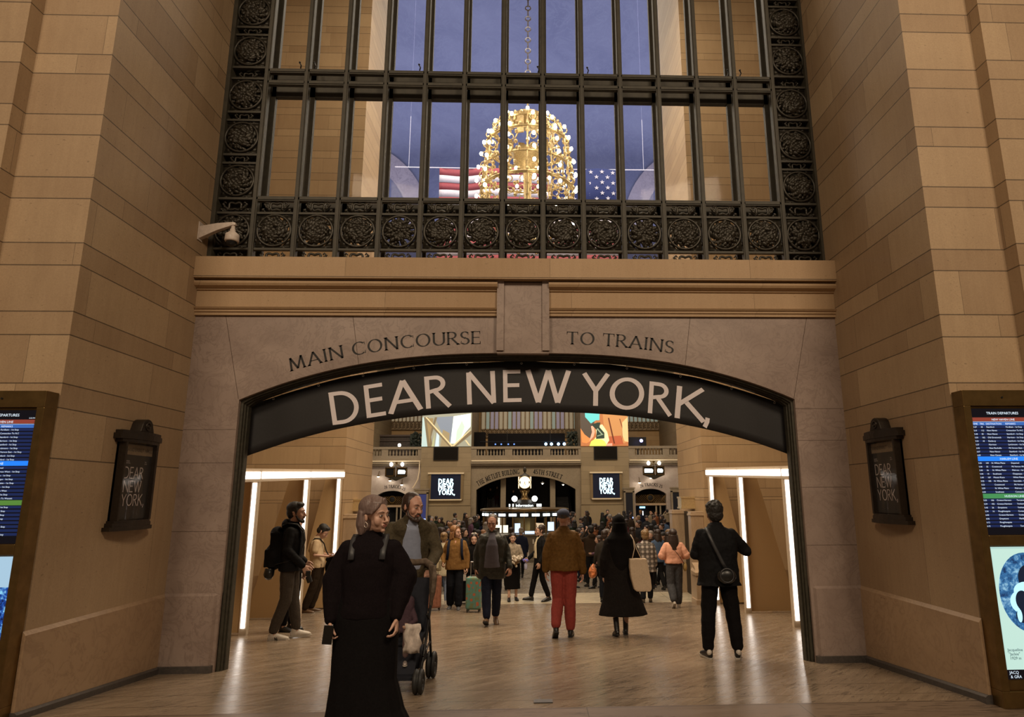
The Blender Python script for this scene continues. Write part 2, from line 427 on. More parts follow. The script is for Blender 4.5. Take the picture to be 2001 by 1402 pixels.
# ------------------------------------------------------------------ hall: floor, side piers
def slab(name,pts,mat,th=.2):
    mb=MB(); top=[Vector(p) for p in pts]; bot=[p-Vector((0,0,th)) for p in top]; mb.loft([bot,top]); return struct(mb.build(name,mat))
slab('floor',[(-7,-4,-.048),(7,-4,-.048),(7,5.45,-.048),(-7,5.45,-.048)],FLOORH)
slab('floor_ramp',[(-9,5.45,-.048),(9,5.45,-.048),(9,15.7,-.868),(-9,15.7,-.868)],FLOORM)
slab('floor_threshold',[(-9,15.7,-.868),(9,15.7,-.868),(9,17.3,-.868),(-9,17.3,-.868)],FLOORT)
slab('floor_lower',[(-9,17.3,-.868),(9,17.3,-.868),(9,21.5,CF),(-9,21.5,CF)],FLOORC)
slab('floor_concourse',[(-30,21.5,CF),(30,21.5,CF),(30,62,CF),(-30,62,CF)],FLOORC)
m=MB(); m.box((.02,5.6,-.07),(.17,5.68,-.052)); struct(m.build('trim_1',flat('floor_box_steel',(.09,.085,.08),.4,.6)))
HW=3.685; XL=CX0-HW; XR=CX0+HW; YP=7.27; YC=5.36
for s,nm in ((-1,'left'),(1,'right')):
    def X(d): return CX0+s*d
    # stepped pier in plan, extruded
    pl=[(HW,YP+1.2),(HW,YC),(HW+.67,YC),(HW+.67,YC-.15),(HW+4,YC-.15),(HW+4,YP+1.2)]
    mb=MB(); mb.loft([[(X(a),b,-.4) for a,b in pl],[(X(a),b,13) for a,b in pl]]); struct(mb.build('wall_'+nm,LIME))
    # raised plinth with a bevelled cap and dark skirting along the side wall
    mb=MB()
    e=.025
    pr=[(0,-.3),(-s*e,-.3),(-s*e,.545),(0,.575)]
    pts=[]
    for y in (YC-.02,YP): pts.append([(X(HW)+a*1.0,y,z) for a,z in pr])
    mb.loft(pts); struct(mb.build('trim_plinth_'+nm,marble('plinth_stone',(.33,.215,.125),(.43,.295,.18),(.16,.09,.05),1.1,.45,(1,1,1),.3,.5)))
    mb=MB(); d=.055
    r=[]
    for y in (YC-.03,YP-.05):
        z=ramp_z(y); r.append([(X(HW),y,z-.1),(X(HW-d),y,z-.1),(X(HW-d),y,z+.05),(X(HW-d+.02),y,z+.065),(X(HW),y,z+.065)])
    mb.loft(r); 
    z=ramp_z(YP)
    mb.box((min(X(HW),X(HW-.56)),YP-.06,z-.1),(max(X(HW),X(HW-.56)),YP,z+.07))
    struct(mb.build('baseboard_'+nm,GRAN))
# ------------------------------------------------------------------ portal wall
OW=3.12
def arch(x):
    u=min(1,abs(x-(CX0+.008))/OW); return 3.146-.536*u**2.63
mb=MB(); N=48; D=.2
xs=[CX0+.008-OW+2*OW*k/N for k in range(N+1)]
ZT=3.60
F=[(x,YP,arch(x)) for x in xs]
for a,b in zip(xs[:-1],xs[1:]):
    mb.quad((a,YP,arch(a)),(b,YP,arch(b)),(b,YP,ZT),(a,YP,ZT))
    mb.quad((a,YP,arch(a)),(a,YP+D,arch(a)),(b,YP+D,arch(b)),(b,YP,arch(b)))
for s in (-1,1):
    xo=XL if s<0 else XR; xi=CX0+.008+s*OW
    lo,hi=min(xo,xi),max(xo,xi)
    # jamb pier; lower part thicker with a chamfered inner edge
    mb.box((lo,YP,-.3),(hi,YP+D,ZT))
    xi2=xi-s*.0
    c=.05
    pl=[(xo,YP-.03),(xi+s*c,YP-.03),(xi,YP+c-.01),(xi,YP+.3),(xo,YP+.3)]
    mb.loft([[(a,b,-.3) for a,b in pl],[(a,b,.55) for a,b in pl],[(a,b+(.03 if b<YP else 0),.575) for a,b in pl]])
struct(mb.build('wall_portal',PINK))
# joint lines of the marble slabs, cut as thin dark grooves
mb=MB()
def joint(x0,z0,x1,z1,w=.004,y=YP-.0012):
    d=Vector((x1-x0,0,z1-z0)).normalized(); n=Vector((-d.z,0,d.x))*w/2; a=Vector((x0,y,z0)); b=Vector((x1,y,z1)); mb.quad(a-n,b-n,b+n,a+n)
joint(XL+.33,ZT,CX0-OW,2.62); joint(XR-.33,ZT,CX0+OW,2.62)
for x,dx in ((-2.05,.10),(1.85,-.09)): joint(x,ZT,x+dx,arch(x+dx))
for z in (2.28,1.92,1.2): joint(XL,z,CX0-OW,z,.003)
for z in (2.5,2.14,1.62,1.0): joint(XR,z,CX0+OW,z,.003)
struct(mb.build('trim_2',JOINT))
# keystone with raised edges
mb=MB(); kx0,kx1=-.395,.195
mb.box((kx0,YP-.05,3.13),(kx1,YP+.1,3.97)); mb.box((kx0-.005,YP-.075,3.16),(kx0+.075,YP,3.985)); mb.box((kx1-.075,YP-.075,3.16),(kx1+.005,YP,3.985))
struct(mb.build('trim_3',PINK))
# entablature: stacked mouldings in two runs and the sill course above
mb=MB()
prof=[(YP-.0,3.575),(YP-.03,3.575),(YP-.03,3.605),(YP-.045,3.612),(YP-.045,3.632),(YP-.06,3.64),(YP-.075,3.66),(YP-.03,3.672),(YP-.03,3.86),(YP-.05,3.868),(YP-.05,3.882),(YP-.065,3.886),(YP-.10,3.905),(YP-.115,3.93),(YP-.115,3.955),(YP-.06,3.96),(YP-.06,3.982),(YP-.14,3.988),(YP-.14,4.235),(YP+.12,4.235),(YP+.12,3.575)]
def run(x0,x1,pr): mb.loft([[(x0,y,z) for y,z in pr],[(x1,y,z) for y,z in pr]])
sillp=[(YP-.14,3.985),(YP-.14,4.235),(YP+.6,4.235),(YP+.6,3.985)]
lowp=[p for p in prof if p[1]<3.984]+[(YP+.12,3.984),(YP+.12,3.575)]
run(XL,kx0,lowp); run(kx1,XR,lowp); run(XL,XR,sillp)
LIMEC=limestone('limestone_cornice',(.33,.205,.10),(.47,.32,.185),lowcut=-9,z0=0,period=9,short=4,length=1.9)
mb.box((XL,YP+.1,3.55),(XR,YP+.75,4.0))
struct(mb.build('trim_4',LIMEC))
# letters cut into the marble
INK=flat('black_inlay',(.008,.006,.005),.6)
tf=lambda x: arch(x)+.108
def lettering(name,s,x0,x1,zf,y,cap,mat,label,**kw):
    e=empty(name,((x0+x1)/2,y,zf((x0+x1)/2))); tag(e,label,'lettering'); L=[]
    text_on_curve(L,s,x0,x1,zf,y,cap,**kw)
    for g in L:
        g.v=[(a-e.location.x,b-y,c-e.location.z) for a,b,c in g.v]; g.build('letter',mat,e)
    return e
lettering('engraved_lettering','MAIN CONCOURSE',-2.70,-.585,tf,YP-.002,.15,INK,'black serif words MAIN CONCOURSE cut in the pink marble left of the keystone')
lettering('engraved_lettering','TO TRAINS',.40,1.625,tf,YP-.002,.148,INK,'black serif words TO TRAINS cut in the pink marble right of the keystone')
# bronze door frame lining the arch and jambs
mb=MB()
def frame_ring(y0,y1,ins0,ins1):
    path=[(CX0+.008-OW,-.5)]+[(x,arch(x)) for x in xs]+[(CX0+.008+OW,-.5)]
    o=[];i_=[]
    for k,(x,z) in enumerate(path):
        e0=min(max((x-CX0)/OW,-1),1)
        def off(d):
            if k in (0,1): return (x+d,z-(d if k==1 else 0))
            if k in (len(path)-1,len(path)-2): return (x-d,z-(d if k==len(path)-2 else 0))
            return (x*(1)-0, z-d)
        o.append(off(ins0)); i_.append(off(ins1))
    for k in range(len(path)-1):
        a,b=o[k],o[k+1]; c,d=i_[k],i_[k+1]
        mb.quad((a[0],y0,a[1]),(b[0],y0,b[1]),(d[0],y0,d[1]),(c[0],y0,c[1]))
        mb.quad((c[0],y0,c[1]),(d[0],y0,d[1]),(d[0],y1,d[1]),(c[0],y1,c[1]))
        mb.quad((a[0],y1,a[1]),(b[0],y1,b[1]),(d[0],y1,d[1]),(c[0],y1,c[1]))
frame_ring(YP+.05,YP+.22,0,.03); frame_ring(YP+.08,YP+.22,.03,.045); frame_ring(YP+.12,YP+.2,.045,.06)
struct(mb.build('door_1',BRONZE))
# ------------------------------------------------------------------ gates folded back behind the jambs
WOODP=flat('brown_wood_panel',(.15,.075,.032),.5,0,.3,6)
for s,lab in ((-1,'tall brown wooden gate leaf folded back behind the left bronze door jamb'),(1,'tall brown wooden gate leaf folded back behind the right bronze door jamb')):
    e=empty('gate_leaf',(CX0+s*3.38,7.85,ramp_z(7.85))); tag(e,lab,'gate','folded gate leaves')
    mb=MB(); pts=[]
    mb.loft([[(-.025,0,0),(.025,0,0),(.025,0.22,-.018),(-.025,0.22,-.018)],[(-.025,0,1.72),(.025,0,1.72),(.025,.22,1.72),(-.025,.22,1.72)]]); mb.build('board',WOODP,e)
    mb=MB(); mb.loft([[(-.035,0,0),(.035,0,0),(.035,0.22,-.018),(-.035,0.22,-.018)],[(-.035,0,.22),(.035,0,.22),(.035,.22,.2),(-.035,.22,.2)]]); mb.build('kick_plate',BLACKM,e)
    for z in (.42,1.45):
        mb=MB(); mb.box((-.05,-.06,z),(.05,.06,z+.035)); mb.build('bracket',flat('steel_grey',(.3,.29,.27),.4,.7),e)
# ------------------------------------------------------------------ hanging banner
def bz(x,c,e): return c-e*min(1,abs(x+.12)/3.115)**2.4
ban=empty('arch_banner',(-.12,7.5,2.5)); tag(ban,'long black cloth banner reading DEAR NEW YORK hung across the arch opening','banner')
def ripple(x,z): return .012*math.sin(x*5.1+z*2)+.006*math.sin(x*13+1.3*z)
mb=MB(); nx,nz=72,6; BM=flat('banner_black',(.012,.011,.012),.62,0,.2,60)
g=[]
for i in range(nx+1):
    x=-3.225+i*(2.985+3.225)/nx; t=[]
    for j in range(nz+1):
        k=j/nz; z=bz(x,2.5,.51)*(1-k)+bz(x,3.098,.525)*k
        sg=.012*abs(math.sin((x+.12)*PI/1.02/1.0))*k
        t.append((x,7.5+ripple(x,z)*.5,z-sg))
    g.append(t)
for i in range(nx):
    for j in range(nz): mb.quad(*[(p[0]+.12,p[1]-7.5,p[2]-2.5) for p in (g[i][j],g[i+1][j],g[i+1][j+1],g[i][j+1])])
o=mb.build('banner_cloth',BM,ban,True); s_=o.modifiers.new('t','SOLIDIFY'); s_.thickness=.002; s_.offset=1
WL=flat('banner_white_print',(.72,.655,.67),.7,0,.03,60)
letters=[('D',-2.26,2.349,-1.948,2.394,-2.336,2.722),('E',-1.883,2.429,-1.665,2.464,-1.943,2.806),('A',-1.633,2.474,-1.254,2.529,-1.569,2.837),('R',-1.212,2.534,-.94,2.564,-1.25,2.909),('N',-.744,2.584,-.41,2.604,-.765,2.959),('E',-.328,2.609,-.117,2.614,-.337,2.988),('W',-.071,2.609,.45,2.603,-.073,2.993),('Y',.585,2.572,.898,2.561,.598,2.957),('O',.892,2.53,1.297,2.509,.927,2.91),('R',1.348,2.483,1.61,2.447,1.385,2.857),('K',1.66,2.426,2.0,2.375,1.708,2.805),(',',1.995,2.38,2.09,2.36,2.03,2.76)]
mb=MB()
for c,bx,bz_,dx,dz,tx,tz in letters:
    O=Vector((bx,7.484,bz_)); U=Vector((dx-bx,0,dz-bz_)); V=Vector((tx-bx,0,tz-bz_)); L=U.length
    if c in 'AWY': # the upper left corner was read on a slanted stem
        V=Vector((-U.z,0,U.x)).normalized()*V.length*.99
    Vl=V.length; U=U.normalized()*Vl; O=O-Vector((.0,0,0))
    mb=MB(); i0=0
    put_glyph(mb,c,O,U,V,.135,.115,0,ratio=L/Vl if c!=',' else None)
    for i in range(i0,len(mb.v)):
        x,y,z=mb.v[i]; mb.v[i]=(x+.12,7.5+ripple(x,z)*.5-.006-7.5,z-2.5)
    mb.build('printed_letter',WL,ban)
ST=flat('bright_steel',(.55,.53,.5),.25,.9)
for x in (-2.95,-2.45,-1.95,-1.37,-.76,-.12,.5,1.12,1.75,2.35,2.85):
    mb=MB(); z=bz(x,3.098,.525)-.03; mb.torus((x+.12,-.012,z-2.5),.011,.004,12,6); mb.tube([(x+.12,-.012,z-2.49),(x+.12,.04,z-2.5+.07)],.002,5); mb.build('grommet',ST,ban)
mb=MB(); mb.tube([(x,7.56,bz(x,3.135,.5)) for x in [-2.95+k*.2 for k in range(29)]],.011,7)
tag(mb.build('hanging_rail',flat('rail_steel',(.25,.22,.17),.35,.8)),'thin curved steel rail under the arch that carries the black banner','rail')
# ------------------------------------------------------------------ great window above the portal
YG=7.42
XK=[-3.32+.4935*k for k in range(14)]
win=empty('window_1',(CX0,YG,4.24)); struct(win)
def wb(mb,name,mat=WBR,smooth=False):
    mb.v=[(a-CX0,b-YG,c-4.24) for a,b,c in mb.v]; return mb.build(name,mat,win,smooth)
ZW=10.2
for x in XK:
    mb=MB(); mb.box((x-.03,YG-.045,4.2),(x+.03,YG+.03,ZW)); mb.box((x-.017,YG-.058,4.2),(x+.017,YG-.04,ZW))
    mb.box((x-.05,YG+.15,4.2),(x+.05,YG+.21,ZW)); mb.box((x-.03,YG+.21,4.2),(x+.03,YG+.26,ZW)); wb(mb,'mullion')
for x0,x1 in ((-3.81,-3.76),(3.53,3.58)):
    mb=MB(); mb.box((min(x0,x1),YG-.06,4.2),(max(x0,x1),YG+.1,ZW)); wb(mb,'mullion')
xa,xb=XK[0],XK[-1]
for z,y0,y1,h in ((5.07,YG-.035,YG+.02,.03),(6.64,YG-.035,YG+.02,.03),(6.805,YG-.035,YG+.02,.03)):
    mb=MB(); mb.box((xa,y0,z-h),(xb,y1,z+h)); mb.box((xa,y0-.01,z-h*.5),(xb,y0,z+h*.5)); wb(mb,'transom')
for z0,z1 in ((4.98,5.10),(6.56,6.70),(6.80,6.92)):
    mb=MB(); mb.box((xa,YG+.15,z0),(xb,YG+.22,z1)); wb(mb,'transom')
# small window catches on the upper transom
for x in (XK[1]-.09,XK[1]+.09,XK[4]-.08,XK[7]-.06,XK[8]+.08,XK[12]-.08,XK[12]+.08):
    mb=MB(); mb.tube([(x,YG-.03,6.84),(x+.012,YG-.05,6.87),(x-.004,YG-.06,6.90)],.008,6); mb.sphere((x-.004,YG-.06,6.905),.013,8,5); wb(mb,'window_catch',BLACKM)
t=NT('window_glass'); nt=t.t; nt.nodes.remove(t.b)
tr=t.n('ShaderNodeBsdfTransparent'); tr.inputs[0].default_value=(.93,.95,.97,1); gl=t.n('ShaderNodeBsdfGlossy'); gl.inputs['Roughness'].default_value=.05
lw=t.n('ShaderNodeLayerWeight'); lw.inputs[0].default_value=.25; mx=t.n('ShaderNodeMixShader'); t.c(t.M('MULTIPLY',lw.outputs['Fresnel'],.10),mx.inputs[0]); t.c(tr.outputs[0],mx.inputs[1]); t.c(gl.outputs[0],mx.inputs[2])
t.c(mx.outputs[0],nt.nodes['Material Output'].inputs[0]); GLASS=t.m
for a,b in zip(XK[:-1],XK[1:]):
    for z0,z1 in ((5.09,6.57),(6.91,ZW)):
        mb=MB(); mb.box((a+.05,YG+.175,z0),(b-.05,YG+.181,z1)); wb(mb,'pane',GLASS)
# ornamental panels
def rosette(kind,rnd):
    mb=MB(); r=.196
    mb.torus((0,-.02,0),r,.017,28,6)
    for a,b,c,d in ((-.21,-.21,.21,-.185),(-.21,.185,.21,.21),(-.21,-.21,-.185,.21),(.185,-.21,.21,.21)): mb.box((a,-.012,b),(c,.012,d))
    for sx in (-1,1):
        for sz in (-1,1):
            mb.prism([(sx*.185,sz*.185),(sx*.105,sz*.185),(sx*.185,sz*.105)],-.008,.008)
            for q in (.12,): mb.box((sx*q-.02,-.014,sz*.21-.012),(sx*q+.02,.014,sz*.21+.012)); mb.box((sx*.21-.012,-.014,sz*q-.02),(sx*.21+.012,.014,sz*q+.02))
    arms=12
    for k in range(arms):
        a0=2*PI*k/arms+rnd.random()*.2
        for j in range(7):
            q=j/6; rr=.025+.135*q; tw=(1.25 if kind==0 else (-1.1 if kind==1 else .35*math.sin(q*6)))*q**1.3
            a=a0+tw; s=.05*(1-.25*q)*(1+.25*rnd.random()); c=Vector((rr*math.cos(a),-.012-.022*math.sin(q*PI*1.1)*1.2-rnd.random()*.012,rr*math.sin(a)))
            M=Matrix.Rotation(-(a+1.1*(1 if kind==0 else -1)*(kind!=2)+rnd.uniform(-.5,.5)),3,'Y')@Matrix.Rotation(rnd.uniform(-.5,.5),3,'Z')
            mb.sphere(c,(s*1.25,s*.45,s*.55),8,5,M)
            if j in (1,3,5): mb.sphere(c+Vector((rnd.uniform(-.02,.02),-.012,rnd.uniform(-.02,.02))),(s*.5,s*.4,s*.5),6,4)
    mb.sphere((0,-.045,0),(.03,.02,.03),10,6)
    for k in range(7): mb.sphere((.035*math.cos(k*.9),-.04,.035*math.sin(k*.9)),(.016,.012,.016),7,4)
    return mb.mesh('rosette',True,[BRONZE2])
rn=random.Random(3); ROS=[rosette(k,rn) for k in (0,1,2,0)]
def quatre(h):
    mb=MB(); R=h*.36
    pts=[]
    for k in range(33):
        a=2*PI*k/32; rr=1+.22*math.cos(2*a)-.18*math.cos(4*a)
        pts.append((R*1.25*rr*math.cos(a),0,R*rr*math.sin(a)))
    mb.tube(pts,h*.10,6)
    for s in (-1,1):
        mb.tube([(s*R*1.1,0,-R*.9),(s*R*2.1,-.01,-R*.3),(s*R*2.6,-.01,R*.5),(s*R*2.15,-.012,R*.95),(s*R*1.85,-.01,R*.55)],[h*.12,h*.12,h*.10,h*.08,h*.05],6)
        mb.sphere((s*R*2.9,-.01,-R*.8),(h*.14,.012,h*.12),8,5); mb.tube([(s*R*2.4,0,-R*1.2),(s*R*3.0,0,-R*.9),(s*R*3.2,0,-R*1.3)],h*.07,5)
        for k in range(3): mb.sphere((s*R*(1.5+.4*k),-.02,-R*.9+R*.5*k),(h*.12,.01,h*.07),7,4)
    return mb.mesh('scroll',True,[BRONZE2])
QA=quatre(.15); QB=quatre(.115)
def opart(name,me,x,z,ry=0,sx=1):
    o=bpy.data.objects.new(name,me); COL.objects.link(o); o.parent=win; o.location=(x-CX0,0,z-4.24); o.rotation_euler=(0,ry,0); o.scale=(sx,1,1)
xc=[-3.565]+[(a+b)/2 for a,b in zip(XK[:-1],XK[1:])]+[3.335]
order=[2,0,1,0,2,1,1,3,1,0,2,0,1,0,2]
for k,x in enumerate(xc):
    opart('rosette_panel',ROS[order[k]],x,4.665,(k*37%4)*PI/2); opart('scroll_band',QA,x,4.978); opart('scroll_band',QA,x,4.355-.02)
    mb=MB(); mb.box((x-.225,YG-.03,4.885-.013),(x+.225,YG+.02,4.885+.013)); mb.box((x-.225,YG-.03,4.43-.013),(x+.225,YG+.02,4.43+.013)); wb(mb,'rail')
for x in (xc[0],xc[-1]):
    mb=MB(); mb.box((x-.245,YG+.10,4.2),(x+.245,YG+.13,ZW)); wb(mb,'backing_plate')  # added plate that darkens the gaps behind the side columns
    for n in range(8):
        z0=5.07+n*.578
        if z0>9.5: break
        if n>=3: z0+=.045
        opart('rosette_panel',ROS[(n*3+(x>0))%4],x,z0+.235,(n%4)*PI/2); opart('scroll_band',QB,x,z0+.515)
        mb=MB(); mb.box((x-.225,YG-.03,z0-.014),(x+.225,YG+.02,z0+.014)); mb.box((x-.225,YG-.03,z0+.452),(x+.225,YG+.02,z0+.478)); wb(mb,'rail')
# ------------------------------------------------------------------ passage between portal and concourse
PX=4.1; YA,YB=15.3,17.9
def X_(s,d): return CX0+.02+s*d
for s,nm in ((-1,'left'),(1,'right')):
    mb=MB(); pl=[(PX+.08*(s<0),YA),(9.5,YA),(9.5,YB),(PX+.08*(s<0),YB)]
    mb.loft([[(X_(s,a),b,-1.2) for a,b in pl],[(X_(s,a),b,20.6) for a,b in pl]]); struct(mb.build('wall_passage_'+nm,LIMEP))
    mb=MB(); pl=[(9.5,YP+.9),(9.3,YP+.9),(9.3,YA),(9.5,YA)]
    mb.loft([[(X_(s,a),b,-1.2) for a,b in pl],[(X_(s,a),b,20.4) for a,b in pl]]); struct(mb.build('wall_side_'+nm,LIMEP))  # unseen side wall, added to bounce light inside the passage
    # door opening beside the concourse: marble posts, brass sign, stepped pier
    f=PX+.08*(s<0)
    D2=empty('door_%d'%(2 if s<0 else 3),(X_(s,f),16.3,-.87)); struct(D2)
    def post(a0,a1,y0,y1,z1,nm2,mat):
        mb=MB(); x0,x1=sorted((X_(s,a0)-D2.location.x,X_(s,a1)-D2.location.x)); 
        mb.box((x0,y0-16.3,0),(x1,y1-16.3,z1-.06)); mb.box((x0-.0,y0-16.3,z1-.06),(x1,y1-16.3,z1)); mb.box((x0-.02,y0-16.32,z1-.10),(x1+.02,y1-16.28,z1-.05)); mb.build(nm2,mat,D2,bevel=.012)
    post(f-.36,f,17.2,17.55,2.03,'door_post',CREAM); post(f-.30,f,15.42,15.72,2.03,'door_post',CREAM)
    mb=MB(); x0,x1=sorted((s*-.05,0)); mb.box((x0,-.6,0),(x1,.9,2.0)); mb.build('door_leaf',BLACKM,D2)  # black slab stands for the darkness inside the open doorway
    mb=MB(); x0,x1=sorted((s*-.33,0)); mb.box((x0,-.1,2.1),(x1,.3,2.35)); mb.box((x0-.015,-.12,2.33),(x1+.015,.32,2.37)); mb.box((x0-.015,-.12,2.08),(x1+.015,.32,2.12)); mb.build('door_sign',flat('pale_brass',(.62,.48,.27),.3,.6),D2)
    e=empty('marble_pedestal',(X_(s,f-.26),15.05,ramp_z(15.05))); tag(e,'stepped cream marble newel pedestal beside the doorway at the %s end of the passage'%nm,'pedestal','marble pedestals at the passage end')
    mb=MB(); mb.box((-.12,-.2,-.05),(.12,.2,.62)); mb.build('shaft',CREAM,e,bevel=.01)
    mb=MB(); mb.loft([[(-.14,-.22,.62),(.14,-.22,.62),(.14,.2,.62),(-.14,.2,.62)],[(-.14,-.22,.68),(.14,-.22,.68),(.14,.2,.70),(-.14,.2,.70)],[(-.11,-.1,.72),(.11,-.1,.72),(.11,.2,.76),(-.11,.2,.76)],[(-.11,0,.8),(.11,0,.8),(.11,.2,.86),(-.11,.2,.86)]]); mb.build('cap',CREAM,e)
    mb=MB(); mb.box((-.15,-.24,-.05),(.15,.22,.12)); mb.build('base',CREAM,e,bevel=.01)
mb=MB(); mb.box((-9.6,YP+.75,20.3),(9.6,YB,20.6)); struct(mb.build('ceiling_passage',LIMEP))
# ------------------------------------------------------------------ lit display frames along both sides of the passage
LED=emit('led_white',(1,.93,.86),3.2)
ALU=flat('pale_painted_frame',(.50,.40,.29),.5,0,.05)
BOARD=flat('tan_fibre_board',(.47,.31,.15),.7,0,.06,80)
BOARD2=flat('cream_board',(.55,.42,.27),.7,0,.05,80)  # paler copy of the tan board colour, for its lit part
for s,nm in ((-1,'left'),(1,'right')):
    x=X_(s,4.17); e=empty('light_frame',(x,12.8,ramp_z(12.8))); zb=ramp_z(12.8)
    tag(e,'tan tapered boards edged with white light strips, on the %s side of the passage'%nm,'light installation','lit board frames in the passage')
    for Y,zt,w0,w1 in ((10.45,1.80,.30,.95),(12.78,1.90,.33,.95),(14.9,1.98,.30,.85)):
        z0=ramp_z(Y)-zb; zt=zt-zb; yy=Y-12.8
        mb=MB(); mb.box((-.055,yy-.03,z0),(.055,yy+.05,zt)); mb.build('frame_post',ALU,e)
        mb=MB(); mb.box((-.03,yy-.045,z0+.1),(.03,yy-.03,zt-.03)); mb.build('light_strip',LED,e)
        mb=MB(); mb.prism([(s*.055,z0+.03),(s*w1,z0+.03),(s*w0,zt),(s*.055,zt)],yy+.02,yy+.07); mb.build('board',BOARD,e)
        if Y>11:
            mb=MB(); mb.prism([(s*w1*.9,z0+.03),(s*1.25,z0+.03),(s*1.25,z0+.75),(s*w1*.66,z0+.75)],yy+.11,yy+.15); mb.build('low_board',BOARD,e)
            mb=MB(); mb.loft([[(s*w1*1.0,yy+.085,z0+.1),(s*w1*1.0,yy+.1,z0+.76),(s*w1*.64,yy+.1,z0+.76)],[(s*w1*1.0,yy+.105,z0+.1),(s*w1*1.0,yy+.105,z0+.76),(s*w1*.64,yy+.105,z0+.76)]]); mb.build('gusset',BOARD2,e)  # pale triangle paints the bright patch of light on the low board
    mb=MB(); a=[(-.06,0),(.06,0),(.06,.20),(-.06,.20)]
    def br(y,z): return [(p,y-12.8,z-zb+q) for p,q in a]
    mb.loft([br(9.6,1.76),br(15.05,1.95)]); mb.build('beam',ALU,e)
    for y0,y1 in ((9.6,10.42),(10.5,12.74),(12.82,15.03)):
        z0_,z1_=[1.76+(y-9.6)*.19/5.55-zb for y in (y0,y1)]
        X0,X1=sorted((-s*.06,-s*.075)); mb=MB(); mb.loft([[(X0,y0-12.8,z0_+.045),(X1,y0-12.8,z0_+.045),(X1,y0-12.8,z0_+.15),(X0,y0-12.8,z0_+.15)],[(X0,y1-12.8,z1_+.045),(X1,y1-12.8,z1_+.045),(X1,y1-12.8,z1_+.15),(X0,y1-12.8,z1_+.15)]]); mb.build('beam_light',LED,e)
# ------------------------------------------------------------------ brass departure kiosks
SCRB=emit('screen_black',(.004,.004,.008),.5,.15)
RED=emit('screen_red',(.16,.03,.02),1.2); BLU=emit('screen_blue',(.01,.14,.65),1.3); GRN=emit('screen_green',(.04,.19,.07),1.1); GRN2=emit('screen_green2',(.06,.16,.03),1.1)
ROWB=emit('screen_row_blue',(.006,.014,.065),1.0); HDR=emit('screen_header_blue',(.025,.09,.33),1.1); WTX=emit('screen_white_text',(.5,.62,.75),1.15)
rows1=[('5:27','18','Stamford','Fordham - 1st Stop'),('5:41','112','New Haven','Connection To N.C'),('5:48','25','New Haven','Stamford - 1st Stop'),('5:50','102','Old Greenwich','Harrison - 1st Stop'),('5:53','18','Danbury','Stamford - 1st Stop'),('5:57','','Harrison','Larchmont - 1st Stop'),('6:02','','New Rochelle','Mt Vernon East - 1st Stop'),('6:07','','New Haven','Stamford - 1st Stop'),('6:09','','New Canaan','Stamford - 1st Stop')]
rows2=[('5:35','109','N. White Plains','Departed'),('5:38','32','Crestwood','Mt Vernon West - 1st Stop'),('5:40','36','N. White Plains','Melrose - 1st Stop'),('5:44','15','Southeast','Chappaqua - 1st Stop'),('5:49','107','Mount Kisco','White Plains - 1st Stop'),('5:52','105','N. White Plains','Scarsdale - 1st Stop'),('5:53','','Crestwood','Mt Vernon West'),('5:59','','N. White Plains','Melrose - 1st Stop'),('6:04','','Southeast','Connection To Wassaic')]
rows3=[('5:35','106','Croton-Harmon','Tarrytown - 1st Stop'),('5:39','102','Croton-Harmon','Yonkers - 1st Stop'),('5:43','26','Greystone','Yankees - 1st Stop'),('5:54','16','Poughkeepsie','Croton - 1st Stop'),('6:00','','Croton-Harmon','Yonkers'),('6:06','','Greystone','Marble Hill - 1st Stop'),('6:12','','Poughkeepsie',''),('6:15','','Poughkeepsie','Tarrytown - 1st Stop')]
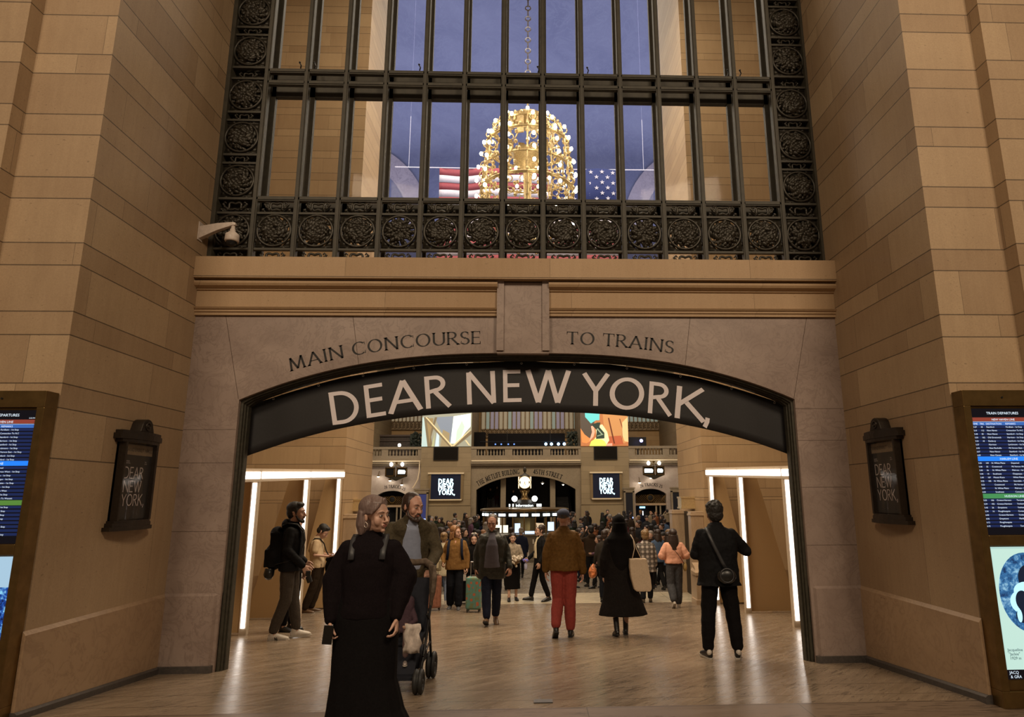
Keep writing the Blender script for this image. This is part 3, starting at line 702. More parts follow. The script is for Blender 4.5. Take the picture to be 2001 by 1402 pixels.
def kiosk(s,label):
    x0=X_(s,HW)-.02; xc_=CX0+s*4.02   # centre of the screens
    YF=5.21; e=empty('departure_kiosk',(xc_,YF,-.048)); tag(e,label,'information display')
    ex=s*(-.335) # inner edge rel. to centre
    def bx(mb,a,b): mb.box((a[0],a[1],a[2]),(b[0],b[1],b[2])); return mb
    xi,xo=(-.333,.333)
    mb=MB(); bx(mb,(xi,0,0),(xo,.14,.12)); mb.build('base',BRASSB,e,bevel=.004)
    mb=MB(); bx(mb,(xi,0,.12),(xi+.06,.14,2.30)); bx(mb,(xo-.06,0,.12),(xo,.14,2.30)); bx(mb,(xi,0,2.30),(xo,.14,2.432)); bx(mb,(xi+.06,0,1.185),(xo-.06,.1,1.265)); bx(mb,(xi+.06,.03,.12),(xo-.06,.14,2.3)); mb.build('brass_frame',BRASSB,e,bevel=.004)
    mb=MB(); mb.lathe((0,-.002,2.37),[(.008,0),(.008,.004)],10,Matrix.Rotation(PI/2,3,'X')); mb.build('sensor',BLACKM,e)
    w=.268; y=.024
    scr=MB(); scr.box((-w,y,1.268),(w,y+.01,2.28)); scr=scr.build('departure_screen',SCRB,e)
    U=Vector((1,0,0)); V=Vector((0,0,1)); lay={}
    def rect(mat,a,b,c,d,dy=.001):
        m_=lay.setdefault(mat.name,(MB(),mat))[0]; m_.quad((a,y-dy,b),(c,y-dy,b),(c,y-dy,d),(a,y-dy,d))
    tx=MB(); z0=.048
    def T(st,x,z,sz,al='L'): small_text(tx,st,Vector((x,y-.003,z+z0)),U,V,sz,al)
    T('TRAIN DEPARTURES',0,2.183,.030,'C'); T('5:33 PM',w-.01,2.165,.014,'R')
    rect(RED,-w,2.127+z0,w,2.158+z0); T('NEW HAVEN LINE',0,2.132,.024,'C')
    rect(HDR,-w,2.093+z0,w,2.122+z0); rect(WTX,-w,2.122+z0,w,2.124+z0,.002)
    for st,xx in (('TIME',-.265),('TRK',-.205),('DESTINATION',-.152),('REMARKS',.012)): T(st,xx,2.098,.0205)
    def rows(R,zt,dx):
        for k,(a,b,c,d) in enumerate(R):
            z=zt-k*.0288; rect(ROWB,-w,z-.009+z0,w,z+.0105+z0); T(a,-.262,z-.006,.017); T(b,-.200,z-.006,.017); T(c,-.152,z-.006,.018); T(d,.012,z-.006,.0175)
    rows(rows1,2.079,0); rect(BLU,-w,1.801+z0,w,1.838+z0); T('HARLEM LINE',0,1.81,.025,'C')
    rows(rows2,1.785,0); rect(GRN if s>0 else GRN2,-w,1.503+z0,w,1.541+z0); T('HUDSON LINE',0,1.512,.025,'C')
    rows(rows3,1.489,0)
    for k,(m_,mt) in lay.items(): m_.build('screen_band',mt,scr)
    tx.build('screen_text',WTX,scr)
    # lower poster screen
    zb,zt=.20,1.175
    ps=MB(); ps.box((-w,y,zb),(w,y+.01,zt))
    if s>0:
        ps=ps.build('poster_screen',emit('poster_pale',(.33,.50,.47),1.25),e)
        t=NT('poster_portrait'); o=t.obj(); n=t.noise(o,22,5,.7); c=t.ramp(n,[(.35,(.01,.04,.14)),(.52,(.05,.22,.5)),(.68,(.45,.8,1))]); t.col((0,0,0)); t.c(c,t.b.inputs['Emission Color']); t.b.inputs['Emission Strength'].default_value=.8
        mb=MB(); mb.quad(*[(.0+.235*math.cos(2*PI*k/40),y-.002,.83+.30*math.sin(2*PI*k/40)) for k in range(40)]); mb.build('oval_portrait',t.m,ps)
        DK=emit('portrait_dark',(.006,.012,.03),.8); PL=emit('portrait_light',(.4,.75,.95),1)
        def blob(mt,cx,cz,rx,rz,dy,nn='portrait_detail'):
            mb=MB(); mb.quad(*[(cx+rx*math.cos(2*PI*k/24),y-dy,cz+rz*math.sin(2*PI*k/24)) for k in range(24)]); mb.build(nn,mt,ps)
        blob(DK,.02,.93,.09,.11,.003); blob(PL,-.02,.84,.10,.07,.0035); blob(PL,-.06,.76,.10,.09,.004); blob(DK,-.06,.77,.055,.075,.0045); blob(DK,-.05,.66,.08,.06,.005); blob(PL,-.10,.66,.02,.05,.0055); blob(PL,.03,.62,.03,.07,.0055)
        mb=MB(); TD=emit('poster_ink',(.01,.03,.04),.5)
        for st,xx,z in (('Jacqueline',-.235,.402),('"Jackie"',-.23,.372),('1929 in',-.225,.342)): small_text(mb,st,Vector((xx,y-.003,z)),U,V,.03)
        mb.build('caption',TD,ps)
        mb=MB(); mb.quad((-w,y-.002,zb),(w,y-.002,zb),(w,y-.002,zb+.07),(-w,y-.002,zb+.07)); mb.build('dark_band',SCRB,ps)
        mb=MB(); small_text(mb,'JACQ',Vector((-.245,y-.004,zb+.04)),U,V,.03); small_text(mb,'& GRA',Vector((-.24,y-.004,zb+.01)),U,V,.03); mb.build('headline',WTX,ps)
    else:
        t=NT('poster_crowd'); o=t.obj(); sp=t.n('ShaderNodeSeparateXYZ'); t.c(o,sp.inputs[0]); n=t.noise(o,26,6,.75)
        c=t.ramp(n,[(.38,(.004,.01,.05)),(.5,(.01,.08,.45)),(.63,(.3,.75,1))]); top=t.M('GREATER_THAN',sp.outputs[2],.955)
        c=t.mix(top,c,(.42,.62,.78)); t.col((0,0,0)); t.c(c,t.b.inputs['Emission Color']); t.b.inputs['Emission Strength'].default_value=.95
        ps=ps.build('poster_screen',t.m,e)
kiosk(-1,'brass kiosk with departure board above a blue crowd photo, left edge')
kiosk(1,'brass kiosk with departure board above an oval portrait poster, right edge')
# ------------------------------------------------------------------ lantern cases on the side walls
CASE=flat('dark_bronze_case',(.028,.02,.014),.4,.5,.2)
POST=flat('poster_black',(.006,.006,.006),.5); PTX=flat('poster_white_print',(.45,.40,.38),.6); PBR=flat('poster_brown_band',(.16,.115,.07),.6)
t=NT('case_glass'); nt=t.t; nt.nodes.remove(t.b); tr=t.n('ShaderNodeBsdfTransparent'); gl=t.n('ShaderNodeBsdfGlossy'); gl.inputs['Roughness'].default_value=.06
mx=t.n('ShaderNodeMixShader'); mx.inputs[0].default_value=.035; t.c(tr.outputs[0],mx.inputs[1]); t.c(gl.outputs[0],mx.inputs[2]); t.c(mx.outputs[0],nt.nodes['Material Output'].inputs[0]); CGL=t.m
def lantern(s,label):
    # local frame: x along the wall (reading direction), y out of the wall (negative = out), z up
    xw=CX0+s*HW; e=empty('poster_case',(xw,6.43,1.26)); e.rotation_euler=(0,0,PI/2 if s<0 else -PI/2); tag(e,label,'poster case')
    # rotation makes local -y point into the hall
    H=.90; W=.27
    def bow(r): return [(W*math.sin(a),-.05-r*(math.cos(a)-.0)) for a in [(-PI/2+PI*k/12) for k in range(13)]]
    def plan(w,d): return [(-w,0),(-w,-.07)]+[(-w+2*w*k/8,-.07-d*math.sin(PI*k/8)) for k in range(1,8)]+[(w,-.07),(w,0)]
    def ext(mb,pl,z0,z1): mb.loft([[(a,b,z0) for a,b in pl],[(a,b,z1) for a,b in pl]])
    mb=MB(); ext(mb,plan(.33,.06),0,.035); ext(mb,plan(.30,.055),.035,.07); ext(mb,plan(.28,.05),.07,.09); mb.build('case_base',CASE,e)
    mb=MB(); ext(mb,plan(.30,.055),.80,.83); ext(mb,plan(.335,.065),.83,.88); ext(mb,plan(.31,.05),.88,.91); mb.build('case_top',CASE,e)
    mb=MB(); mb.prism([(-.11,.91),(.11,.91),(.09,.96)]+[(.085*math.cos(a),.965+.07*math.sin(a)) for a in [PI*k/10 for k in range(1,10)]]+[(-.09,.96)],-.11,0); mb.build('crest',CASE,e,bevel=.006)
    mb=MB(); mb.torus((0,-.112,.965),.035,.009,18,6); mb.sphere((0,-.112,.965),(.018,.01,.018),10,6); mb.build('medallion',CASE,e,True)
    mb=MB()
    for q in (-.265,.235): mb.box((q,-.085,.09),(q+.03,0,.80))
    mb.box((-.265,-.02,.09),(.265,0,.80)); mb.build('case_frame',CASE,e)
    mb=MB(); mb.box((-.232,-.05,.10),(.232,-.045,.79)); p=mb.build('poster',POST,e)
    U=Vector((1,0,0)); V=Vector((0,0,1))
    mb=MB(); mb.quad((-.225,-.0515,.69),(.225,-.0515,.69),(.225,-.0515,.785),(-.225,-.0515,.785)); mb.build('poster_band',PBR,p)
    mb=MB(); text_line(mb,'VANDERBILT HALL'.replace('V','V'),Vector((-.21,-.0525,.725)),U*.04,V*.04,.2,.16,0,width=.42) if 'V' in 'x' else small_text(mb,'VANDERBILT HALL',Vector((0,-.0525,.722)),U,V,.05,'C'); mb.build('poster_heading',POST,p)
    mb=MB()
    for st,z,wd,x0 in (('DEAR',.47,.30,-.19),('NEW',.345,.28,-.18),('YORK,',.22,.36,-.185)): text_line(mb,st,Vector((x0,-.0525,z)),U*.108,V*.108,.10,.085,0,width=wd)
    small_text(mb,'GRAND',Vector((-.19,-.0525,.625)),U,V,.017); small_text(mb,'CENTRAL',Vector((-.19,-.0525,.607)),U,V,.017); small_text(mb,'10/6',Vector((.11,-.0525,.625)),U,V,.017); small_text(mb,'10/19',Vector((.11,-.0525,.607)),U,V,.017)
    mb.build('poster_lettering',PTX,p)
    mb=MB(); pl=[(-.25+.5*k/12,-.085-.05*math.sin(PI*k/12)) for k in range(13)]
    for a,b in zip(pl[:-1],pl[1:]): mb.quad((*a,.09),(*b,.09),(*b,.80),(*a,.80))
    mb.build('curved_glass',CGL,e,True)
lantern(-1,'dark bronze poster case with curved glass on the left side wall'); lantern(1,'dark bronze poster case with curved glass on the right side wall')
# ------------------------------------------------------------------ security camera
e=empty('security_camera',(-3.81,7.16,4.55)); tag(e,'white dome security camera on a bracket arm at the left end of the stone sill','security camera')
WP=flat('white_plastic',(.50,.42,.36),.45)
mb=MB(); mb.box((0,-.05,-.12),(.012,.05,.10)); mb.build('wall_plate',WP,e,bevel=.004)
mb=MB(); mb.loft([[(.01,-.035,-.10),(.01,.035,-.10),(.01,.035,.05),(.01,-.035,.05)],[(.2,-.03,0),(.2,.03,0),(.2,.03,.09),(.2,-.03,.09)],[(.37,-.028,.065),(.37,.028,.065),(.37,.028,.105),(.37,-.028,.105)],[(.40,-.02,.07),(.40,.02,.07),(.40,.02,.10),(.40,-.02,.10)]]); mb.build('bracket_arm',WP,e,bevel=.005)
mb=MB(); mb.lathe((.37,0,0),[(.02,.08),(.022,.03),(.03,.02),(.032,-.005),(.06,-.03),(.075,-.04),(.078,-.115),(.072,-.128),(.06,-.13)],20); mb.build('housing',WP,e,True)
mb=MB(); mb.sphere((.37,0,-.13),(.06,.06,.062),16,8); mb.build('dome',flat('smoked_dome',(.01,.01,.011),.06,.0),e,True)
# ------------------------------------------------------------------ main concourse
YF_=54.0
BLUE=marble('blue_vault',(.105,.11,.165),(.155,.16,.215),(.17,.18,.23),.25,.7)
def W54(x): return (x-1026)/23.62-.39    # far wall: metres across, read along the wall
# vault and upper walls
mb=MB(); n=48; yc=(17.9+YF_)/2; a=(YF_-17.9)/2
arcp=[(yc-a*math.cos(PI*k/n),31.5+7*math.sin(PI*k/n)) for k in range(n+1)]+[(YF_,28),(YF_,24.5),(YF_,21)]
for (y0,z0),(y1,z1) in zip(arcp[:-1],arcp[1:]): mb.quad((-30,y0,z0),(30,y0,z0),(30,y1,z1),(-30,y1,z1))
o=mb.build('ceiling',BLUE,None,True); struct(o)
mb=MB(); mb.box((-30.4,17.9,CF),(-30,YF_+8,32)); struct(mb.build('wall_west',LIMEF)); mb=MB(); mb.box((30,17.9,CF),(30.4,YF_+8,32)); struct(mb.build('wall_east',LIMEF))  # unseen end walls, added to keep light in the concourse
mb=MB()
for s in (-1,1):
    x0,x1=sorted((X_(s,9.5),s*30)); mb.box((x0,17.5,CF-.3),(x1,17.9,32))
mb.box((-9.6,17.9,20.3),(9.6,18.1,32)); struct(mb.build('wall_south',LIMEF))  # unseen south side, likewise closed to hold the light in
# pale stone rings of the ceiling lunettes
mb=MB()
for cx in (-17.2,16.3):
    pts=[]
    N_=40
    for k in range(N_):
        a0,a1=PI*k/N_,PI*(k+1)/N_
        P=lambda r,a,y: (cx+r*math.cos(a),y,25+r*math.sin(a))
        mb.quad(P(6.3,a0,53.9),P(8.1,a0,53.9),P(8.1,a1,53.9),P(6.3,a1,53.9)); mb.quad(P(8.1,a0,53.9),P(8.1,a0,54.4),P(8.1,a1,54.4),P(8.1,a1,53.9)); mb.quad(P(6.3,a0,53.9),P(6.3,a0,54.4),P(6.3,a1,54.4),P(6.3,a1,53.9))
o=mb.build('trim_5',marble('lunette_stone',(.30,.25,.25),(.38,.32,.31),(.12,.10,.12),.5,.6))
struct(o)
# piers
for a,b in ((-9.0,-4.95),(4.05,8.0),(-17,-13.1),(12.1,16)):
    mb=MB(); mb.box((a,YF_,CF),(b,YF_+7.8,21)); mb.box((a-.05,YF_-.16,CF),(b+.05,YF_,.80)); mb.box((a-.1,YF_-.2,.80),(b+.1,YF_,.86))
    struct(mb.build('wall_north',LIMEF))
# lower bay walls with arches
def bay(name,x0,x1,ax0,ax1,spring,apex,mat,ztop=4.35):
    mb=MB(); y=YF_+.25; N_=24; c=(ax0+ax1)/2; hw=(ax1-ax0)/2
    f=lambda x: apex-(apex-spring)*min(1,abs(x-c)/hw)**2.4
    X=[ax0+(ax1-ax0)*k/N_ for k in range(N_+1)]
    for a,b in zip(X[:-1],X[1:]): mb.quad((a,y,f(a)),(b,y,f(b)),(b,y,ztop),(a,y,ztop)); mb.quad((a,y,f(a)),(b,y,f(b)),(b,y+.6,f(b)),(a,y+.6,f(a)))
    mb.box((x0,y,CF),(ax0,y+.6,ztop)); mb.box((ax1,y,CF),(x1,y+.6,ztop)); struct(mb.build(name,mat)); return f
PALE=marble('pale_marble',(.42,.35,.30),(.52,.44,.38),(.3,.2,.17),.6,.5)
fC=bay('wall_bay_centre',-4.95,4.05,-4.5,3.6,2.04,3.12,FARS)
fL=bay('wall_bay_left',-13.1,-9.0,-12.5,-10.1,1.62,2.0,PALE)
fR=bay('wall_bay_right',8.0,12.1,8.5,11.05,1.62,2.03,PALE)
lettering('engraved_lettering','THE METLIFE BUILDING',-4.35,-1.0,lambda x:fC(x)+.18,YF_+.24,.40,INK,'small serif words THE METLIFE BUILDING on the far arch, left of the clock',thick=.2,thin=.1)
lettering('engraved_lettering','45TH STREET',.15,2.45,lambda x:fC(x)+.18,YF_+.24,.38,INK,'small serif words 45TH STREET on the far arch, right of the clock',thick=.2,thin=.1)
lettering('engraved_lettering','26 TRACKS 25',8.95,10.7,lambda x:fR(x)+.22,YF_+.24,.26,INK,'faint serif words TRACKS 25 on the pale arch at the far right',thick=.2,thin=.1)
lettering('engraved_lettering','26 TRACKS 25',-11.9,-10.3,lambda x:fL(x)+.22,YF_+.24,.26,INK,'faint serif words over the pale arch at the far left',thick=.2,thin=.1)
# cornice and parapet of the north balcony
mb=MB()
for a,b in ((-13.1,-9.0),(-4.95,4.05),(8.0,12.1)):
    mb.box((a,YF_-.05,4.0),(b,YF_+1.2,4.12)); mb.box((a,YF_-.15,4.12),(b,YF_+1.2,4.26)); mb.box((a,YF_,4.26),(b,YF_+8,4.72))
struct(mb.build('trim_6',FARS))
PLATE=flat('pale_conduit',(.85,.72,.50),.5)
for a,b,lab in ((-13.05,-9.05,'left'),(-4.9,4.0,'middle'),(8.05,12.05,'right')):
    mb=MB(); mb.box((a,YF_-.19,4.30),(b,YF_-.02,4.40))
    if lab=='left': mb.tube([(-9.1,YF_-.12,4.35),(-9.1,YF_-.1,3.6),(-9.2,YF_-.1,2.9),(-9.45,YF_-.1,2.4),(-9.6,YF_-.1,2.2)],.05,6)
    tag(mb.build('cable_cover',PLATE),'thin pale cable cover running along the far %s balcony front'%lab,'cable')
def balustrade(x0,x1,groups,lab):
    e=empty('stone_balustrade',((x0+x1)/2,YF_+.15,4.72)); tag(e,lab,'balustrade','balustrades of the far balcony'); c=(x0+x1)/2
    mb=MB(); mb.box((x0-c,-.18,.60),(x1-c,.18,.80)); mb.box((x0-c,-.14,0),(x1-c,.14,.08)); mb.build('top_rail',FARS,e)
    g=sorted(groups); ed=[x0]+[v for p in g for v in p]+[x1]
    for k in range(0,len(ed),2):
        if ed[k+1]-ed[k]>.05: mb=MB(); mb.box((ed[k]-c,-.13,.08),(ed[k+1]-c,.13,.60)); mb.build('pier_block',FARS,e)
    me=None
    for a,b in g:
        n=max(2,round((b-a)/.27))
        for k in range(n):
            x=a+(k+.5)*(b-a)/n
            if me is None:
                mb=MB(); mb.lathe((0,0,.08),[(.075,0),(.075,.05),(.04,.08),(.085,.18),(.075,.26),(.04,.40),(.055,.44),(.07,.47),(.07,.52)],8); me=mb.mesh('baluster',True,[FARS])
            o=bpy.data.objects.new('baluster',me); COL.objects.link(o); o.parent=e; o.location=(x-c,0,0)
balustrade(-13.1,-9.0,[(-13.0,-12.25),(-11.7,-9.3)],'far stone balustrade on the left, behind the bearded man')
balustrade(-4.95,4.05,[(-4.5,-2.2),(-1.58,.92),(1.55,3.85)],'far stone balustrade in the middle, above the clock')
balustrade(8.0,12.1,[(8.55,10.85),(11.4,12.05)],'far stone balustrade on the right, beside the sneaker picture')
# back wall of the balcony, window grilles
mb=MB(); mb.box((-30,YF_+7.6,4),(30,YF_+7.9,30)); struct(mb.build('wall_balcony_back',limestone('limestone_balcony',(.42,.25,.09),(.55,.36,.16),lowcut=-9,z0=0,period=1.1,short=.42,length=2.4)))
GOLD=flat('gilded_grille',(.24,.165,.08),.5,.2,.4,14)
PANE=[emit('far_pane_cream',(.27,.22,.14),.55),emit('far_pane_lilac',(.22,.19,.23),.5),emit('far_pane_green',(.2,.24,.2),.55)]
for wi,(x0,x1,z0,zt,npan) in enumerate(((-4.75,4.35,6.95,12,22),(-13.9,-9.3,7.7,12,13),(8.9,14,7.6,12,13))):
    e=empty('window_%d'%(wi+2),((x0+x1)/2,YF_+7.4,z0)); struct(e); c=(x0+x1)/2; w_=(x1-x0)/npan
    for k in range(npan):
        mb=MB(); mb.box((x0+k*w_-c+.06,.05,.75),(x0+(k+1)*w_-c-.06,.08,zt-z0)); mb.build('pane',PANE[(k*7+wi*2)%5%3 if wi==0 else (0 if wi==1 else 2)],e)
        mb=MB(); mb.box((x0+k*w_-c-.04,-.03,.0),(x0+k*w_-c+.04,.1,zt-z0)); mb.build('mullion',GOLD,e)
        mb=MB(); cx=x0+(k+.5)*w_-c
        for q in range(9): a=q*2.4; mb.sphere((cx+.12*math.cos(a)*(q/8+.2),0,.36+.24*math.sin(a)*(q/8+.3)),(.055,.04,.05),6,4)
        mb.torus((cx,0,.36),.15,.025,12,5); mb.build('grille_rosette',GOLD,e)
    mb=MB(); mb.box((x0-c,-.03,.66),(x1-c,.1,.76)); mb.box((x0-c,-.03,-.05),(x1-c,.1,.05)); mb.box((x0-c,.09,0),(x1-c,.1,.7)); mb.build('grille_frame',GOLD,e)
# stage gear on the middle balcony
e=empty('black_stage',(-.5,YF_+3.2,4.72)); tag(e,'black draped stage on the far balcony above the clock','stage')
mb=MB(); mb.box((-3.3,-.2,0),(3.4,1.4,2.15)); mb.build('backdrop',BLACKF,e)
mb=MB(); mb.box((-4.6,-.9,0),(-3.5,0,2.2)); mb.build('side_drape',BLACKF,e)
mb=MB(); mb.tube([(-3.9,-.9,1.35),(3.6,-.9,1.35)],.05,6); mb.tube([(-1.6,-.9,.8),(-1.6,-.9,2.3)],.03,5); mb.tube([(2.1,-.9,.8),(2.1,-.9,2.3)],.03,5); mb.build('truss',BLACKM,e)
BLUEL=emit('stage_lamp_blue',(.35,.62,1),9)
for x in (2.02,2.5,3.1,3.6):
    mb=MB(); mb.sphere((x-.3,-1.0,1.15),(.12,.08,.12),10,6); mb.build('lamp',BLUEL,e)
for x in (-2.6,-2.1,-1.5,-1.0):
    mb=MB(); mb.sphere((x,-1.0,1.15),(.07,.06,.07),8,5); mb.build('lamp',emit('stage_lamp_dim',(.1,.2,.5),2),e)
LEAF=flat('dark_leaf',(.008,.016,.008),.6)
for x,z,lab in ((3.4,5.3,'dark leafy shrub at the right end of the black stage'),(-9.75,5.1,'dark leafy shrub on the far left balcony')):
    e=empty('potted_shrub',(x,YF_+1.35,4.72)); tag(e,lab,'plant'); rr=random.Random(int(x*10)); mb=MB()
    for k in range(110): mb.sphere((max(-.38,min(.38,rr.gauss(0,.25))),rr.gauss(0,.2),.55+rr.random()*1.5),(.10,.04,.16),5,4,Matrix.Rotation(rr.uniform(-1,1),3,'Y'))
    mb.build('foliage',LEAF,e); mb=MB(); mb.lathe((0,0,0),[(.2,0),(.28,.5),(.3,.55)],12); mb.build('pot',BLACKM,e)
# left balcony bar and right balcony booth
e=empty('dark_bar_shelf',(-11.6,YF_+3,4.72)); tag(e,'dark carved bar shelving on the far left balcony','shelf')
mb=MB(); mb.box((-1.9,0,0),(1.6,.5,1.9)); mb.build('body',flat('dark_wood',(.035,.022,.014),.5,0,.6,6),e); mb=MB(); mb.box((-2.0,-.15,1.9),(1.7,.6,2.05)); mb.box((-2.0,-.1,1.5),(1.7,.0,1.58)); mb.build('top',flat('dark_wood2',(.06,.04,.03),.4),e)
for k,(x,y,z,lab) in enumerate(((-11.05,YF_+1.2,5.75,'small white globe lamp on the far left balcony'),(9.3,YF_+1.2,6.05,'small bluish globe lamp on the far right balcony'))):
    e=empty('globe_lamp',(x,y,4.72)); tag(e,lab,'lamp'); mb=MB(); mb.tube([(0,0,0),(0,0,z-4.72)],.03,6); mb.build('stem',BLACKM,e); mb=MB(); mb.sphere((0,0,z-4.72),.14,12,8); mb.build('globe',emit('globe_white' if k==0 else 'globe_blue',(1,.93,.8) if k==0 else (.35,.35,1),7),e)
e=empty('television',(9.2,YF_+2.5,4.72)); tag(e,'black television screen on the far right balcony','television'); mb=MB(); mb.box((-.9,0,.75),(.75,.08,1.75)); mb.build('screen',BLACKM,e); mb=MB(); mb.box((-.05,0,0),(.05,.06,.75)); mb.build('stand',BLACKM,e)
# black monitors and DEAR NEW YORK screens on the piers
GLOW=emit('screen_cyan',(.55,.86,1),2.6)
FRM=flat('screen_frame_bronze',(.30,.22,.12),.4,.4)
for x0,x1,lab in ((-8.0,-6.0,'left'),(5.12,7.05,'right')):
    e=empty('wall_monitor',((x0+x1)/2,YF_,4.42)); tag(e,'blank black monitor above the %s DEAR NEW YORK screen'%lab,'monitor','blank monitors on the piers')
    mb=MB(); mb.box((-(x1-x0)/2,-.12,0),((x1-x0)/2,-.01,1.06)); mb.build('housing',BLACKM,e); mb=MB(); mb.box((-(x1-x0)/2+.06,-.13,.06),((x1-x0)/2-.06,-.12,1.0)); mb.build('screen',flat('dead_screen',(.006,.006,.006),.15),e)
for x0,x1,lab in ((-8.13,-5.73,'left'),(4.99,7.18,'right')):
    e=empty('wall_screen',((x0+x1)/2,YF_,1.25)); tag(e,'glowing screen reading DEAR NEW YORK on the far %s pier'%lab,'screen','DEAR NEW YORK screens on the piers'); hw=(x1-x0)/2
    mb=MB()
    for a,b in (((-hw-.2,-.16,.0),(-hw,-.01,2.1)),((hw,-.16,0),(hw+.2,-.01,2.1))): mb.box(a,b)
    mb.build('side_frame',FRM,e)
    mb=MB(); mb.box((-hw-.25,-.25,2.05),(hw+.25,-.01,2.17)); mb.build('top_frame',PLATE,e); mb=MB(); mb.box((-hw-.1,-.22,-.04),(hw+.1,-.01,.06)); mb.build('bottom_frame',PLATE,e)
    mb=MB(); mb.box((-hw,-.1,.06),(hw,-.02,2.05)); sc_=mb.build('screen',emit('screen_navy',(.002,.004,.012),1),e)
    for st,z in (('DEAR',1.26),('NEW',.83),('YORK,',.40)):
        mb=MB(); text_line(mb,st,Vector((-hw*.5,-.11,z)),Vector((.42,0,0)),Vector((0,0,.42)),.22,.2,0,width=hw*(1.0 if st!='YORK,' else 1.12)); mb.build('glowing_word',GLOW,sc_)
# projected pictures
def pic(x0,x1,z0,z1,lab,base,shapes):
    w_=x1-x0; e=empty('picture_screen',((x0+x1)/2,YF_-.02,z0)); tag(e,lab,'projected picture','pictures hung on the piers'); h=z1-z0
    mb=MB(); mb.box((-w_/2,-.06,0),(w_/2,-.01,h)); p=mb.build('picture',base,e)
    for k,(mt,pl) in enumerate(shapes): mb=MB(); mb.quad(*[(-w_/2+u*w_,-.065-.002*k,v*h) for u,v in pl]); mb.build('picture_shape',mt,p)
    return e
E_=lambda n,c,s=1.0: emit('pic_'+n,srgb(c),s)
def curve(*p): return list(p)
teal,steel,beam,beamd=E_('teal','#8fa39a'),E_('steel','#77808c'),E_('beam','#cdbb8c'),E_('beamd','#6f6148')
pic(-9.0,-4.95,5.53,9.4,'large pale picture of crossed beams and white cloth on the far left pier',E_('mid','#8d8d7c'),[
 (E_('tealb','#a9c0bd'),[(0,0),(.14,0),(.10,.35),(.03,.62),(0,.62)]),(beamd,[(.03,.62),(.12,.62),(.22,0),(.12,0)]),(E_('brown','#8a7650'),[(.08,.6),(.22,.6),(.2,.3),(.16,.05)]),
 (E_('grn','#a3a67c'),[(.2,0),(.26,.3),(.25,0)]),(E_('ltb','#b8cdd6'),[(.27,0),(.35,0),(.35,.28),(.30,.30)]),(steel,[(.25,.62),(.62,.64),(.6,.05),(.5,.1),(.35,.4)]),(E_('taupe','#8f8060'),[(.38,0),(.55,0),(.56,.28),(.42,.36)]),
 (E_('grey','#6f7076'),[(0,.66),(1,.74),(1,1),(0,1)]),(E_('white','#dfeee2',1.15),[(.63,.64),(.98,.70),(.98,.42),(.88,.30),(.72,.06),(.58,.06)]),(E_('mint','#b9cfbd'),[(.80,.55),(.86,.42),(.80,.2),(.68,.08),(.70,.32)]),
 (beamd,[(.22,.34),(.30,.62),(.25,.62),(.18,.34),(.17,.12)]),(beam,[(.06,.62),(.09,.62),(.64,0),(.60,0)]),(beamd,[(.03,.60),(.06,.62),(.60,0),(.56,0)]),(beamd,[(.62,0),(.70,0),(1,.26),(1,.34)]),(beam,[(.62,.02),(.65,.0),(.98,.34),(.98,.36)]),(beam,[(.87,.13),(.90,.13),(.98,.02),(.95,.02)])])
pic(4.05,8.0,5.52,9.4,'large orange picture of a laced sneaker and brown trousers on the far right pier',E_('rust','#a8693f'),[
 (E_('dk','#4c4238'),[(0,1),(.3,1),(.3,.55),(.24,.2),(.18,.17),(.08,.25),(0,.38)]),(E_('oran','#cf8147'),[(0,.38),(.08,.25),(.18,.17),(.2,.1),(.12,.06),(.03,.08)]),(E_('aqua','#62c2c0'),[(.08,1),(.42,1),(.40,.55),(.33,.55),(.22,.48),(.1,.62)]),
 (E_('tan','#b8824f'),[(.45,1),(1,1),(1,.1),(.9,.05),(.6,.0),(.5,.3)]),(E_('red','#a85636'),[(.55,.2),(.85,.22),(.9,.04),(.55,.0)]),(E_('fold','#5f2f1b'),[(.58,.6),(.61,.6),(.72,.05),(.69,.05)]),(E_('fold2','#6f3a22'),[(.82,.58),(.84,.58),(.90,.35),(.86,.06),(.88,.36)]),
 (E_('skin','#e0a184'),[(.22,.42),(.28,.44),(.30,.3),(.27,.2),(.18,.1),(.24,.3)]),(E_('shoe','#e9d3a0',1.1),[(.38,.44),(.46,.46),(.56,.30),(.60,.12),(.52,.0),(.2,.0),(.25,.1),(.33,.2),(.32,.38)]),(E_('lime','#c6d25c',1.1),[(.18,0),(.56,0),(.5,.10),(.44,.14),(.3,.15),(.22,.1)]),
 (E_('lace','#26362c'),[(.24,.46),(.36,.5),(.42,.5),(.40,.40),(.50,.28),(.50,.16),(.32,.15),(.34,.34),(.26,.42)]),(E_('lace2','#8b9a80'),[(.34,.36),(.36,.38),(.47,.24),(.45,.23)]),(E_('lace3','#77886f'),[(.34,.22),(.47,.26),(.48,.24),(.35,.20)]),(E_('skin2','#eab07a',1.1),[(.88,.5),(1,.62),(1,.08),(.92,.1),(.88,.22)]),(E_('skin3','#e89a80'),[(.52,0),(.66,0),(.66,.06),(.56,.05)])])
